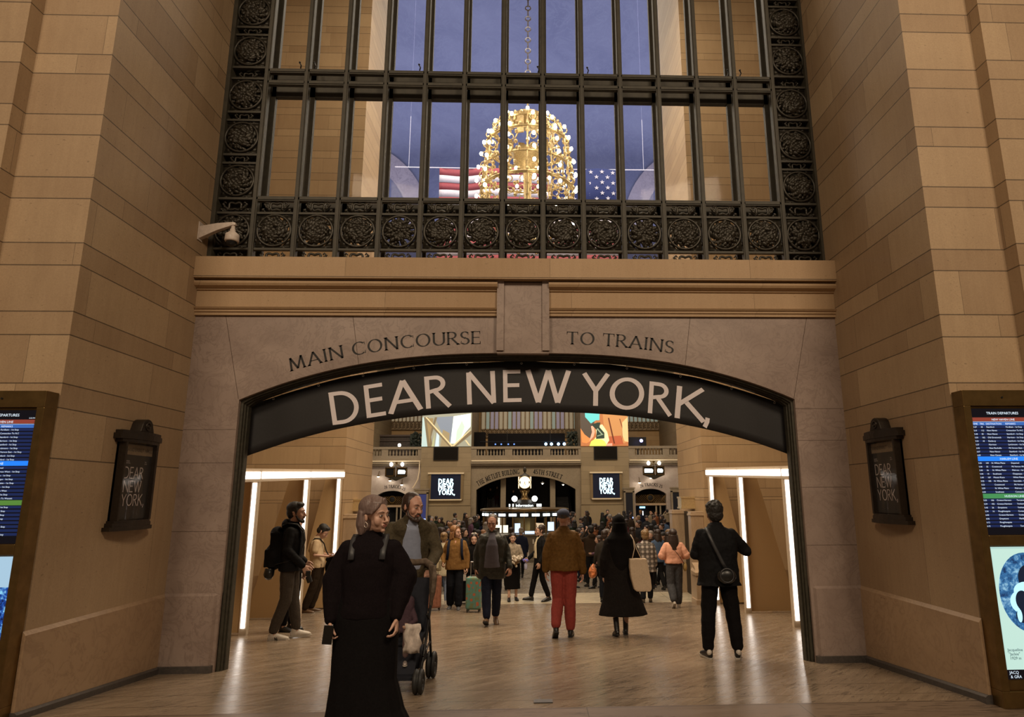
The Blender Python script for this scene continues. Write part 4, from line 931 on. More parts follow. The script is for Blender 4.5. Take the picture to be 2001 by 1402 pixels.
# ------------------------------------------------------------------ escalator hall behind the middle arch
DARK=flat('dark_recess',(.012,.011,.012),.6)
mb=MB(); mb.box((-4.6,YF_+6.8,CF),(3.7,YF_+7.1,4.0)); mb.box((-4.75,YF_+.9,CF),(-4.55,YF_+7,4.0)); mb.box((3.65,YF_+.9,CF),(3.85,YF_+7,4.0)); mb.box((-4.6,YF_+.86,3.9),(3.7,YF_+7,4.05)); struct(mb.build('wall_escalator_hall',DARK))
for x,lab in ((-2.35,'left'),(1.75,'right')):
    mb=MB(); mb.box((x-.22,YF_+1.0,CF),(x+.22,YF_+1.5,3.9)); tag(mb.build('stone_pillar',FARS,bevel=.03),'stone pillar in the dark escalator arch, %s of the clock'%lab,'pillar','pillars in the escalator arch')
RAIL=flat('escalator_rail',(.06,.06,.07),.3,.4)
for x,lab in ((-3.4,'left'),(-.3,'middle'),(2.75,'right')):
    e=empty('escalator',(x,YF_+3.2,CF)); tag(e,'dark escalator in the %s of the far arch'%lab,'escalator','escalators behind the far arch')
    mb=MB()
    for k in range(14): mb.box((-.55,-1.2+k*.3,0),(.55,-.9+k*.3,.2+k*.19))
    mb.build('steps',flat('step_metal',(.04,.04,.045),.4,.4),e)
    for q in (-.65,.6): mb=MB(); mb.loft([[(q,-1.3,0),(q+.05,-1.3,0),(q+.05,-1.3,1.0),(q,-1.3,1.0)],[(q,3.0,2.2),(q+.05,3.0,2.2),(q+.05,3.0,3.6),(q,3.0,3.6)]]); mb.build('handrail_panel',RAIL,e)
LAMPW=emit('warm_bulb',(1,.9,.72),12); LAMPS=emit('sign_white',(.85,.95,.95),3.0)
for x,z,lab in ((.9,2.55,'left'),(2.6,2.45,'right')):
    e=empty('pendant_lamp',(x,YF_+.6,z)); tag(e,'small pendant lamp under the far arch right of the clock, %s one'%lab,'lamp','pendant lamps in the far arch'); mb=MB(); mb.tube([(0,0,.05),(0,0,.5)],.015,5); mb.build('rod',BLACKM,e); mb=MB(); mb.lathe((0,0,0),[(.04,.12),(.06,.08),(.2,.0),(.19,-.02)],12); mb.build('shade',flat('lamp_shade_grey',(.2,.2,.2),.5),e); mb=MB(); mb.sphere((0,0,-.03),.07,8,6); mb.build('bulb',LAMPW,e)
# ------------------------------------------------------------------ track gates left and right
for s,x0,x1,zf,lab in ((-1,-12.5,-10.1,fL,'left'),(1,8.5,11.05,fR,'right')):
    c=(x0+x1)/2; y=YF_+.5; e=empty('track_gate',(c,y,CF)); tag(e,'dark track gate with patterned transom under the pale far %s arch'%lab,'gate','track gates'); hw=(x1-x0)/2
    mb=MB(); mb.box((-hw,.3,0),(hw,.4,3.3)); mb.build('dark_opening',BLACKF,e)
    mb=MB(); mb.box((-hw,-.1,1.95),(hw,.1,2.12)); mb.build('lintel',CREAM,e)
    mb=MB()
    for k in range(17):
        a=-hw+k*2*hw/16
        mb.tube([(a,0,2.12),(min(hw,a+.6),0,2.8)],.015,4); mb.tube([(a,0,2.12),(max(-hw,a-.6),0,2.8)],.015,4)
    mb.torus((0,-.02,2.55),.26,.05,20,6); mb.build('transom_grille',BRASSB,e)
    mb=MB(); mb.sphere((0,-.0,2.55),(.22,.04,.22),14,6); mb.build('disc',BLACKM,e)
    mb=MB()
    for q in (hw*.35,hw*.62): mb.box((q-.06,-.05,0),(q+.06,.05,1.95))
    mb.build('gate_post',FARS,e)
    mb=MB(); mb.box((-hw*.7,.1,1.72),(-hw*.35,.15,1.86)); mb.build('blue_sign',emit('sign_blue',(.25,.6,1),3),e)
    mb=MB(); mb.box((-hw*.52,.12,.7),(-hw*.48,.15,1.5)); mb.build('lamp_tube',emit('tube_white',(.9,.95,1),4),e)
    for k in range(4): mb=MB(); mb.box((-.35,.12,.15+k*.17),(.35+.05*k,.16,.19+k*.17)); mb.build('stair_edge',emit('stair_lit',(.6,.6,.55),.8),e)
    # gooseneck lamps lighting the wall
    for k in range(3):
        x=c+(-.9+k*.95)*(1 if s>0 else -1)-.2; z=2.55+.38*k*(1)-(.0) if s>0 else 2.5+.33*k
        g=empty('wall_lamp',(x,YF_+.25,z)); tag(g,'small brass wall lamp over the far %s track arch, %s one'%(lab,('lowest','middle','highest')[k]),'lamp','wall lamps over the track arches')
        mb=MB(); mb.tube([(.14,0,.42),(.14,-.25,.36),(.14,-.38,.2),(.14,-.38,.1)],.02,6); mb.lathe((.14,-.38,-.02),[(.03,.16),(.06,.1),(.16,.02),(.17,0)],12); mb.build('shade',BRASSB,g)
        mb=MB(); mb.sphere((.14,-.38,-.03),(.10,.10,.05),10,6); mb.build('bulb',LAMPW,g)
        point('track_wall_lamp',(x+.14,YF_-.25,z-.1),9,(1,.87,.7),.08)
# tall departure pylons
for x0,x1,lab in ((-9.37,-8.27,'left'),(7.46,8.32,'right'),(11.3,12.1,'far right')):
    e=empty('departure_pylon',((x0+x1)/2,YF_-.35,CF)); tag(e,'tall dark departure board in a stone frame at the %s track arch'%lab,'departure board','departure boards by the tracks'); hw=(x1-x0)/2
    mb=MB(); mb.box((-hw,-.1,0),(-hw+.14,.12,3.1)); mb.box((hw-.14,-.1,0),(hw,.12,3.1)); mb.box((-hw,-.1,3.0),(hw,.12,3.36)); mb.box((-hw-.06,-.14,3.28),(hw+.06,.14,3.4)); mb.box((-hw,.02,0),(hw,.12,3.1)); mb.build('frame',FARS,e)
    mb=MB(); mb.box((-hw+.14,-.03,.75),(hw-.14,.03,2.95)); mb.build('board',emit('pylon_black' if lab!='left' else 'pylon_blue',(.004,.004,.005) if lab!='left' else (.02,.025,.09),1),e)
    mb=MB(); mb.box((-hw+.14,-.05,.95),(hw-.1,-.03,1.06)); mb.build('lit_strip',emit('strip_blue',(.25,.35,1),3.5),e)
# hanging double signs with globes
GLB=emit('globe_milk',(1,.96,.86),6)
for c,lab in ((-10.86,'left'),(9.95,'right')):
    e=empty('hanging_sign',(c,YF_-.55,2.9)); tag(e,'brass double sign box with two white globes hanging over the far %s track arch'%lab,'sign','hanging track signs')
    L=(-.85,-.06) if lab=='left' else (-.88,.08)
    for a,b,on in ((-.86,-.10,lab=='right'),(.02,.86,True)) if lab=='left' else ((-.9,.05,True),(.16,.86,True)):
        mb=MB(); mb.box((a,-.12,.22),(b,.12,.30)); mb.box((a,-.12,.86),(b,.12,.94)); mb.box((a,-.12,.22),(a+.08,.12,.94)); mb.box((b-.08,-.12,.22),(b,.12,.94)); mb.box((a,0,.22),(b,.1,.94)); f_=mb.build('sign_frame',BRASSB,e)
        mb=MB(); mb.box((a+.08,-.04,.30),(b-.08,0,.86)); mb.build('sign_glass',BLACKM,e)
        if on: mb=MB(); mb.loft([[(a+.14,-.06,.42),(b-.16,-.06,.42),(b-.12,-.06,.62),(b-.2,-.06,.72),(a+.16,-.06,.74),(a+.12,-.06,.6)],[(a+.14,-.041,.42),(b-.16,-.041,.42),(b-.12,-.041,.62),(b-.2,-.041,.72),(a+.16,-.041,.74),(a+.12,-.041,.6)]]); mb.build('lit_letters',LAMPS,e)
    mb=MB(); mb.loft([[(-.86,-.1,.22),(.86,-.1,.22),(.86,.1,.22),(-.86,.1,.22)],[(-.3,-.06,0),(.3,-.06,0),(.3,.06,0),(-.3,.06,0)],[(-.06,-.03,-.12),(.06,-.03,-.12),(.06,.03,-.12),(-.06,.03,-.12)]]); mb.build('bracket',BRONZE,e)
    for q in (-.42,.46):
        mb=MB(); mb.sphere((q,0,1.18),(.14,.14,.17),12,8); mb.build('globe',GLB,e); mb=MB(); mb.tube([(q,0,1.02),(q*.6,0,1.0),(0,0,1.25)],.02,5); mb.build('arm',BRASSB,e)
    mb=MB(); mb.tube([(0,0,.94),(0,0,1.36)],.03,6); mb.tube([(0,.0,1.3),(0,.75,1.3)],.03,6); mb.sphere((0,0,1.3),(.13,.1,.08),8,5); mb.build('hanger',BRASSB,e)
# ------------------------------------------------------------------ information booth with four-faced clock
BX,BY=-.32,31.0
e=empty('information_booth',(BX,BY,CF)); tag(e,'round brass and glass information booth under the four faced clock','information booth')
DIM=flat('booth_marble',(.17,.14,.10),.4,0,.15,6)
mb=MB(); mb.lathe((0,0,0),[(2.02,0),(2.02,.12),(1.95,.14),(1.95,1.08),(2.06,1.10),(2.06,1.16),(1.5,1.16)],24); mb.build('counter',DIM,e)
for k in range(24):
    a=2*PI*k/24; mb=MB(); mb.box((-.03,-.03,1.16),(.03,.03,2.12),Matrix.Translation((1.9*math.cos(a),1.9*math.sin(a),0))); mb.build('brass_post',BRASSB,e)
mb=MB(); mb.lathe((0,0,0),[(1.96,2.10),(2.05,2.12),(2.05,2.2),(1.9,2.24),(.6,2.28)],24); mb.build('canopy',BRASSB,e)
mb=MB(); mb.lathe((0,0,0),[(1.93,1.86),(1.93,2.09),(1.90,2.09),(1.90,1.86)],24); mb.build('sign_band',BLACKM,e)
for k in range(-5,6):
    a=-PI/2+k*.262; M=Matrix.Translation((1.945*math.cos(a),1.945*math.sin(a),0))@Matrix.Rotation(a+PI/2,4,'Z'); mb=MB(); mb.box((-.17,-.01,1.92),(.17,.01,2.03),M); mb.build('lit_sign',LAMPS,e)
GLOWIN=emit('booth_glow',(.8,.72,.5),1.6)
mb=MB(); mb.lathe((0,0,0),[(.5,1.16),(.5,2.1)],12); mb.build('inner_column',flat('booth_gold',(.38,.28,.12),.35,.6),e)
for k,(x,y,z,sx,sz) in enumerate(((-.9,-1.2,1.3,.18,.22),(-.3,-1.3,1.3,.12,.3),(.7,-1.1,1.3,.2,.2),(1.2,-.8,1.35,.15,.28),(-1.3,-.8,1.5,.2,.35),(.2,-1.4,1.22,.25,.05))):
    mb=MB(); mb.box((x-sx,y-.05,z-.1),(x+sx,y+.05,z+sz)); mb.build('desk_screen',emit('desk_glow%d'%(k%2),(.5,.62,.8) if k%2 else (.75,.7,.55),1.6),e)
mb=MB(); mb.lathe((0,0,0),[(.62,2.28),(.62,2.44),(.5,2.46),(.46,2.6),(.3,2.62)],20); mb.build('sign_drum',BLACKM,e)
mb=MB(); small_text(mb,'Information',Vector((0,-.64,2.31)),Vector((1,0,0)),Vector((0,0,1)),.17,'C'); mb.build('lit_word',LAMPS,e)
for q in (-.68,-.52,.58,.66,.74): mb=MB(); mb.box((q-.03,-.60,2.31),(q+.03,-.58,2.43)); mb.build('lit_mark',LAMPS,e)
for q in (-.46,.46):
    mb=MB(); mb.sphere((q,-.45,2.66),.13,14,9); mb.build('globe',GLB,e)
mb=MB(); mb.lathe((0,0,2.55),[(.34,0),(.26,.06),(.16,.14),(.13,.3),(.2,.42),(.24,.48),(.12,.54),(.09,.6)],16); mb.build('clock_stem',BRASSB,e,True)
FACE=emit('clock_opal',(1,.82,.5),1.9)
ck=MB(); ck.sphere((0,0,3.40),(.25,.25,.27),16,10); ck=ck.build('clock_body',BRASSB,e,True)
for k in range(4):
    a=k*PI/2; M=Matrix.Rotation(a,4,'Z')@Matrix.Translation((0,-.25,3.40))
    def dsk(r,y0,y1):
        mb=MB(); mb.loft([[M@Vector((r*math.cos(t_),y0,r*math.sin(t_))) for t_ in [2*PI*i/28 for i in range(28)]],[M@Vector((r*.96*math.cos(t_),y1,r*.96*math.sin(t_))) for t_ in [2*PI*i/28 for i in range(28)]]]); return mb
    dsk(.31,.06,-.02).build('bezel',BRASSB,ck); dsk(.275,-.02,-.05).build('dial',FACE,ck)
    mb=MB()
    for i in range(12): t_=2*PI*i/12; mb.box((-.006,-.06,.21),(.006,-.052,.245),M@Matrix.Rotation(t_,4,'Y'))
    mb.box((-.009,-.062,-.03),(.009,-.054,.13),M@Matrix.Rotation(math.radians(166),4,'Y')); mb.box((-.006,-.064,-.03),(.006,-.056,.2),M@Matrix.Rotation(math.radians(198),4,'Y')); mb.build('hands',BLACKM,ck)
mb=MB(); mb.lathe((0,0,3.62),[(.27,0),(.22,.1),(.1,.16),(.06,.2),(.03,.24),(.075,.3),(.08,.38),(.05,.46),(.01,.5)],14); mb.build('acorn_finial',BRONZE,e,True)
# ------------------------------------------------------------------ flag on its line
FY=35.7
e=empty('hanging_flag',(-.2,FY,20.62)); tag(e,'large striped American flag hung from a line behind the chandelier','flag')
CR=flat('flag_red',(.30,.075,.085),.8); CW=flat('flag_white',(.55,.52,.56),.8); CB=flat('flag_blue',(.03,.04,.12),.8)  # red is muted to put haze and glow into the cloth colour
FW,FH=10.55,5.9; x0=-FW/2
def fw(x,z): return .12*math.sin(x*1.1)+.06*math.sin(x*2.7+z)
for k in range(13):
    mb=MB(); za,zb=-k*FH/13,-(k+1)*FH/13; xe=x0+FW*(.63 if k<7 else 1)
    n=30
    for i in range(n):
        a=x0+(xe-x0)*i/n; b=x0+(xe-x0)*(i+1)/n; mb.quad((a,fw(a,za),za),(b,fw(b,za),za),(b,fw(b,zb),zb),(a,fw(a,zb),zb))
    o=mb.build('stripe',CW if k%2 else CR,e,True); o.modifiers.new('t','SOLIDIFY').thickness=.02
mb=MB(); xa=x0+FW*.63
for i in range(20):
    a=xa+(FW*.37)*i/20; b=xa+FW*.37*(i+1)/20; zb=-7*FH/13; mb.quad((a,fw(a,0),0),(b,fw(b,0),0),(b,fw(b,zb),zb),(a,fw(a,zb),zb))
o=mb.build('canton',CB,e,True); o.modifiers.new('t','SOLIDIFY').thickness=.02
mb=MB()
for r in range(9):
    for c in range(6 if r%2==0 else 5):
        cx=xa+.35+(c+(0 if r%2==0 else .5))*.66; cz=-.22-r*.34; P=[]
        for i in range(10): rr=.15 if i%2==0 else .06; t_=PI/2+i*PI/5; P.append((cx+rr*math.cos(t_),fw(cx,cz)-.03,cz+rr*math.sin(t_)))
        mb.quad(*P)
mb.build('stars',CW,e)
e=empty('flag_line',(-.2,FY,20.63)); tag(e,'thin horizontal line with two vertical wires carrying the flag','line'); mb=MB(); mb.tube([(-7.9,0,.02),(0,0,-.02),(7.7,0,.02)],.03,5); mb.build('rod',flat('pale_wire',(.7,.68,.75),.5),e)
for x in (-7.1,6.9): mb=MB(); mb.tube([(x,0,0),(x,0,17.85)],.012,4); mb.build('wire',flat('pale_wire2',(.5,.5,.6),.5),e)
# ------------------------------------------------------------------ globe chandelier
CY=16.4
e=empty('globe_chandelier',(-.12,CY,9.0)); tag(e,'huge globe chandelier of gilded ribs and bare bulbs behind the great window','chandelier')
GILT=flat('gilt_metal',(.42,.32,.17),.4,.5,.3,30); BULB=emit('bare_bulb',(1,.80,.50),40)
RX=1.30
def pr_(t): # t 0 bottom .. 1 top : melon profile
    return [RX*math.sin(PI*(.5+.5*t)**.9) if False else RX*(math.sqrt(max(0,1-(t*1.0)**2))) ,t]
prof=[(.45,-1.0),(.85,-.78),(1.08,-.42),(1.2,0),(1.25,.4),(1.24,1.0),(1.18,1.4),(1.14,1.85),(1.07,2.15),(.94,2.40),(.74,2.60),(.48,2.76)]
def RZ(z):
    for (a,b),(c,d) in zip(prof[:-1],prof[1:]):
        if b<=z<=d: return a+(c-a)*(z-b)/(d-b)
    return .4
for k in range(12):
    th=2*PI*k/12; M3=Matrix.Rotation(th,3,'Z')
    mb=MB(); mb.tube([M3@Vector((r,0,z)) for r,z in prof],.022,6); mb.build('rib',GILT,e)
for z,r,rad in ((-.3,1.12,.03),(.6,1.25,.045),(1.2,1.21,.03),(1.95,1.12,.04),(2.4,.94,.03)):
    mb=MB(); mb.torus((0,0,z),r,rad,36,6,'Z')
    for k in range(36): t_=2*PI*k/36; mb.sphere((r*math.cos(t_),r*math.sin(t_),z+.07),(.045,.045,.07),6,4)
    mb.build('ring',GILT,e)
mb=MB(); mb.lathe((0,0,0),[(.40,2.70),(.42,2.78),(.48,2.84),(.42,2.88),(.30,2.90),(.12,2.93),(.04,2.98),(.05,3.02),(.10,3.05),(.09,3.10),(.03,3.14),(.025,3.42),(.06,3.46),(.03,3.52)],24); mb.build('crown',GILT,e,True)
mb=MB()
for k in range(12): t_=2*PI*(k+.5)/12; mb.box((-.02,-.09,2.0),(.02,.09,2.5),Matrix.Translation((.72*math.cos(t_),.72*math.sin(t_),0))@Matrix.Rotation(t_,4,'Z'))
for k in range(24):
    t_=2*PI*k/24
    for q in range(9):
        z=-.3+q*.3; r=RZ(z)-.02; mb.sphere((r*math.cos(t_),r*math.sin(t_),z),(.05,.05,.06),5,4)
        if k%2==0: mb.torus((r*math.cos(t_+.13),r*math.sin(t_+.13),z+.15),.09,.016,8,4,'Y')
mb.build('acanthus_leaves',GILT,e)
mb=MB()
for k in range(44):
    z=3.5+k*.175; mb.torus((0,0,z+.09),.075,.02,10,5,'X' if k%2 else 'Y')
mb.build('chain',flat('chain_grey',(.35,.35,.42),.4,.5),e)
mb=MB(); mb.lathe((0,0,0),[(.2,1.9),(.45,1.8),(.35,1.4),(.12,1.2),(.1,.4),(.3,.2),(.34,0),(.2,-.2),(.05,-.3)],16); mb.build('core',GILT,e,True)
bm_=MB(); bm_.sphere((0,0,0),(.046,.046,.056),10,7); bme=bm_.mesh('bulb',True,[BULB]); nb=0
for z,r,n in ((-.3,1.24,12),(.35,1.38,12),(.8,1.38,12),(1.2,1.34,12),(1.6,1.27,12),(1.95,1.20,12),(2.3,1.08,12),(2.62,.76,8),(1.0,.6,6)):
    for k in range(n):
        if nb>=98: break
        t_=2*PI*(k+.25*(n==12))/n; o=bpy.data.objects.new('bulb',bme); COL.objects.link(o); o.parent=e; o.location=(r*math.cos(t_),r*math.sin(t_),z+.06); nb+=1
point('chandelier_core_light',(-.12,CY-.1,10.3),35,(1,.8,.5),.25)
# ------------------------------------------------------------------ people: builder
_tex=bpy.data.textures.new('folds','CLOUDS'); _tex.noise_scale=.11; _tex.noise_depth=2
_tex2=bpy.data.textures.new('strands','CLOUDS'); _tex2.noise_scale=.02
def bake(mb,voxel,mats,smooth=4,fold=0,tex=None,name='skin'):
    me=mb.mesh('tmp'); o=bpy.data.objects.new('tmp',me); COL.objects.link(o)
    r=o.modifiers.new('r','REMESH'); r.mode='VOXEL'; r.voxel_size=voxel
    if smooth: s=o.modifiers.new('s','SMOOTH'); s.iterations=smooth; s.factor=.5
    if fold: d=o.modifiers.new('d','DISPLACE'); d.texture=tex or _tex; d.strength=fold; d.mid_level=.5; d.texture_coords='LOCAL'
    out=bpy.data.meshes.new_from_object(o.evaluated_get(bpy.context.evaluated_depsgraph_get()))
    bpy.data.objects.remove(o); bpy.data.meshes.remove(me)
    out.materials.clear(); out.materials.append(mats); out.name=name
    out.polygons.foreach_set('use_smooth',[True]*len(out.polygons)); return out
V3=Vector
def limb(mb,pts,rad,n=12):
    mb.tube(pts,rad,n)
    for p,r in zip(pts,rad):
        r=r if isinstance(r,(int,float)) else min(r); mb.sphere(p,r,12,8)
def hand(mb,w,d,pn,curl,th,s=1.0,n=8):
    """w wrist, d direction, pn palm normal, th +1/-1 side of the thumb"""
    d=V3(d).normalized(); pn=V3(pn); pn=(pn-d*pn.dot(d)).normalized(); lat=d.cross(pn)*th; w=V3(w)
    rings=[]
    for t,wd,tk in ((-.02,.024,.020),(.015,.028,.018),(.05,.038,.017),(.085,.041,.014),(.097,.036,.010)):
        c=w+d*t*s; rings.append([c+lat*wd*s*math.cos(2*PI*k/10)+pn*tk*s*math.sin(2*PI*k/10) for k in range(10)])
    mb.loft(rings)
    for o,L,r in ((.031,.072,.0088),(.0105,.080,.0090),(-.0105,.075,.0086),(-.031,.058,.0078)):
        p=w+(d*.088+lat*o)*s; dd=(d+lat*o*1.8).normalized(); pts=[p-dd*.015*s,p]; rr=[r*s,r*s]
        cc=curl*(1+.15*(.03-o)/.06)
        for q,k in ((.45,1),(.30,1.1),(.25,.7)):
            dd=(Matrix.Rotation(cc*k,3,d.cross(pn))@dd).normalized(); 
            p=p+dd*L*q*s; pts.append(p); r*=.93; rr.append(r*s)
        mb.tube(pts,rr,n); mb.sphere(p,r*s,8,6)
    p=w+(d*.025+lat*.026)*s; dd=(d*.62+lat*.62+pn*.38).normalized(); pts=[p-dd*.01*s,p+dd*.035*s]; dd2=(d*.85+lat*.25+pn*.45).normalized(); pts.append(pts[-1]+dd2*.03*s); pts.append(pts[-1]+(dd2+pn*.2).normalized()*.022*s)
    mb.tube(pts,[.014*s,.012*s,.010*s,.008*s],n); mb.sphere(pts[-1],.008*s,8,6)
def POSE(**k):
    p=dict(pelvis=(0,0,.93),chest=(0,.005,1.25),neck=(0,.02,1.455),head=(0,-.005,1.607),yaw=0,pitch=0,roll=0,
      shL=(.168,.02,1.372),elL=(.225,.03,1.14),wrL=(.235,-.05,.90),shR=(-.168,.02,1.372),elR=(-.225,.03,1.14),wrR=(-.235,-.05,.90),
      hdL=(0,-.15,-1),hdR=(0,-.15,-1),pnL=(-1,0,0),pnR=(1,0,0),cuL=.35,cuR=.35,thL=-1,thR=1,
      hiL=(.085,0,.90),knL=(.095,-.02,.50),anL=(.10,.02,.085),hiR=(-.085,0,.90),knR=(-.095,-.02,.50),anR=(-.10,.02,.085),
      fyL=.12,fyR=-.12,fpL=0,fpR=0)
    p.update(k); return p
def headM(p):
    return Matrix.Translation(V3(p['head']))@Matrix.Rotation(p['yaw'],4,'Z')@Matrix.Rotation(p['pitch'],4,'X')@Matrix.Rotation(p['roll'],4,'Y')@Matrix.Scale(p.get('hs',1.11),4)
class TM(MB):
    """mesh builder with a matrix applied to what is added"""
    def __init__(s,M): super().__init__(); s.M=M
    def loft(s,rings,cap=True): return super().loft([[s.M@V3(q) for q in r] for r in rings],cap)
    def quad(s,*p): return super().quad(*[s.M@V3(q) for q in p])
def add(mb,o):
    i=len(mb.v); mb.v+=o.v; mb.f+=[tuple(i+k for k in f) for f in o.f]; mb.mi+=o.mi
def head_skin(M,fem=0,fine=1):
    h=TM(M)
    h.sphere((0,.022,.035),(.075,.094,.083),20,14); h.sphere((0,-.028,.012),(.063,.060,.074),18,12)
    h.sphere((0,-.032,-.040),(.055,.053,.062),18,12); h.sphere((0,-.026,-.074),(.050-.003*fem,.052,.038),16,10); h.sphere((0,-.066,-.098),(.021-.004*fem,.018,.016),12,8)
    h.tube([(0,-.084,.008),(0,-.100,-.020),(0,-.110,-.036),(0,-.100,-.046)],[.007,.0095,.0125,.008],8)
    for s in (-1,1):
        h.sphere((s*.011,-.096,-.040),(.008,.011,.007),8,6); h.sphere((s*.036,-.057,-.032),(.027+.002*fem,.024,.030+.006*fem),10,8)
        h.tube([(s*.008,-.086,.021),(s*.028,-.085,.025),(s*.05,-.066,.02)],[.006,.007,.005],8)
        h.sphere((s*.077,.012,-.012),(.008,.016-.003*fem,.028-.004*fem),10,8,Matrix.Rotation(-s*.35,3,'Z')); h.sphere((s*.081,.016,.004),(.006,.012-.003*fem,.011-.002*fem),8,6)
    h.sphere((0,-.083,-.064),(.024,.010,.014),12,8)
    return h
def face_parts(M,root,skin,haircol,fem=0,lip=None,small=False):
    D=flat('eye_dark',(.012,.008,.006),.2)
    for s in (-1,1):
        h=TM(M); h.sphere((s*.029,-.0795,.001),(.0135,.0095,.0062),12,8); o=h.build('eye',flat('eye_white',(.55,.5,.46),.3),root,True)
        h=TM(M); h.sphere((s*.029,-.0868,.001),(.0055,.0035,.0058),10,7); h.build('iris',D,o,True)
        h=TM(M); h.tube([(s*.014,-.086,.004),(s*.029,-.0915,.0085),(s*.046,-.079,.003)],[.0008,.0013,.0008],5); h.build('eyelash',D,root)
        h=TM(M); h.tube([(s*.012,-.0935,.023),(s*.028,-.0945,.030),(s*.049,-.074,.024)],[.0018,.0032 if not fem else .0022,.0012],6); h.build('eyebrow',haircol,root,True)
    h=TM(M); h.sphere((0,-.0905,-.061),(.021,.006,.0048),12,6); h.sphere((0,-.0895,-.069),(.018,.006,.0055),12,6); h.build('lips',lip or flat('lip_tone',(.30,.11,.085),.5),root,True)
def hair_mesh(style,M,col,vox,rnd=0):
    h=TM(M); st=style
    if st in ('short','curly','receding','thick'):
        k=1.0 if st!='curly' else 1.12
        h.sphere((0,.030,.056),(.083*k,.101*k,.080*k),18,12); h.sphere((0,.062,.0),(.075*k,.062*k,.075*k),16,10)
        for s in (-1,1): h.sphere((s*.071,.0,.025),(.012,.030,.038),8,6); h.sphere((s*.072,-.012,-.008),(.006,.008,.024),8,6)
        if st=='thick': h.sphere((0,-.03,.095),(.066,.055,.034),14,8)
        if st=='curly':
            r=random.Random(5)
            for i in range(60):
                a=r.uniform(0,2*PI); t=r.uniform(0,1.25); h.sphere((.088*math.sin(t)*math.cos(a),.03+.105*math.sin(t)*abs(math.sin(a))*(1 if math.sin(a)>0 else -.75),.055+.085*math.cos(t)),.02,6,5)
    if st=='receding':
        h=TM(M); h.sphere((0,.038,.050),(.082,.094,.080),18,12); h.sphere((0,.066,.0),(.074,.058,.07),16,10)
        for s in (-1,1): h.sphere((s*.072,.0,.022),(.011,.030,.034),8,6); h.sphere((s*.072,-.012,-.01),(.006,.008,.024),8,6)
    if st=='bob':
        h.sphere((0,.038,.052),(.090,.102,.086),20,14); h.sphere((0,.060,-.030),(.092,.066,.098),18,12)
        for s in (-1,1):
            h.sphere((s*.072,.058,-.045),(.026,.046,.090),14,10,Matrix.Rotation(s*.08,3,'Y')); h.tube([(s*.03,-.040,.112),(s*.062,-.026,.080),(s*.076,.004,.036),(s*.082,.034,.01)],[.012,.013,.012,.012],8)
        for q in range(5): h.tube([(.0-.008*q,-.050+.012*q,.122),(-.034-.006*q,-.080+.010*q,.088),(-.062-.003*q,-.062+.012*q,.048),(-.078,-.036+.013*q,.014)],[.010,.012,.011,.006],7)
        for i in range(22):
            a=.12+(PI-.24)*i/21; h.tube([(.088*math.cos(a),.035+.085*math.sin(a),.03),(.098*math.cos(a),.04+.092*math.sin(a),-.06),(.086*math.cos(a),.04+.078*math.sin(a),-.128)],[.012,.014,.006],6)
    if st in ('long','shoulder'):
        L=.34 if st=='long' else .20
        h.sphere((0,.036,.054),(.087,.101,.084),20,14); h.sphere((0,.062,-.02),(.085,.064,.09),16,10)
        for s in (-1,1): h.tube([(s*.03,-.054,.108),(s*.068,-.035,.06),(s*.080,-.005,-.02),(s*.085,.01,-.10),(s*.075,.02,-.16 if st=='long' else -.13)],[.013,.018,.02,.022,.010],8)
        for i in range(15):
            a=.1+(PI-.2)*i/14; h.tube([(.080*math.cos(a),.035+.075*math.sin(a),.0),(.092*math.cos(a),.05+.07*math.sin(a),-.12),(.082*math.cos(a),.075+.05*math.sin(a),-L+.05),(.06*math.cos(a),.08+.04*math.sin(a),-L-.03*math.sin(3*a))],[.020,.022,.020,.006],7)
    if st=='bun':
        h.sphere((0,.028,.052),(.084,.102,.080),18,12); h.sphere((0,.060,.0),(.076,.060,.075),14,10); h.sphere((0,.115,.07),.038,12,8)
    if st=='stubble':
        h.sphere((0,.03,.05),(.078,.098,.074),16,10)
    return bake(h,vox,col,4,{'curly':.012,'bob':.002}.get(st,.004),_tex2,'hair')
def foot(sh,so,an,yaw,pitch,L=1.0,boot=0):
    M=Matrix.Translation(V3(an))@Matrix.Rotation(yaw,4,'Z')@Matrix.Rotation(pitch,4,'X')
    f=TM(M)
    f.tube([(0,.062*L,-.045),(0,.03*L,-.035),(0,-.04*L,-.038),(0,-.11*L,-.048),(0,-.165*L,-.056),(0,-.195*L,-.06)],[(.022,.026),(.036,.046),(.038,.046),(.043,.034),(.038,.026),(.018,.015)],12)
    f.sphere((0,.03*L,-.045),(.034,.04,.038),12,8); f.tube([(0,.02,-.04),(0,.012,.02+boot*.1),(0,.008,.03+boot)],[.038,.042,.045],10)
    add(sh,f)
    s=TM(M); out=[(-.0,.072),(.022,.066),(.034,.03),(.033,-.04),(.044,-.11),(.040,-.165),(.016,-.203),(-.016,-.203),(-.038,-.165),(-.040,-.11),(-.032,-.04),(-.034,.03),(-.022,.066)]
    s.loft([[(x,y*L,-.085) for x,y in out],[(x*1.03,y*L*1.01,-.066) for x,y in out]]); add(so,s)
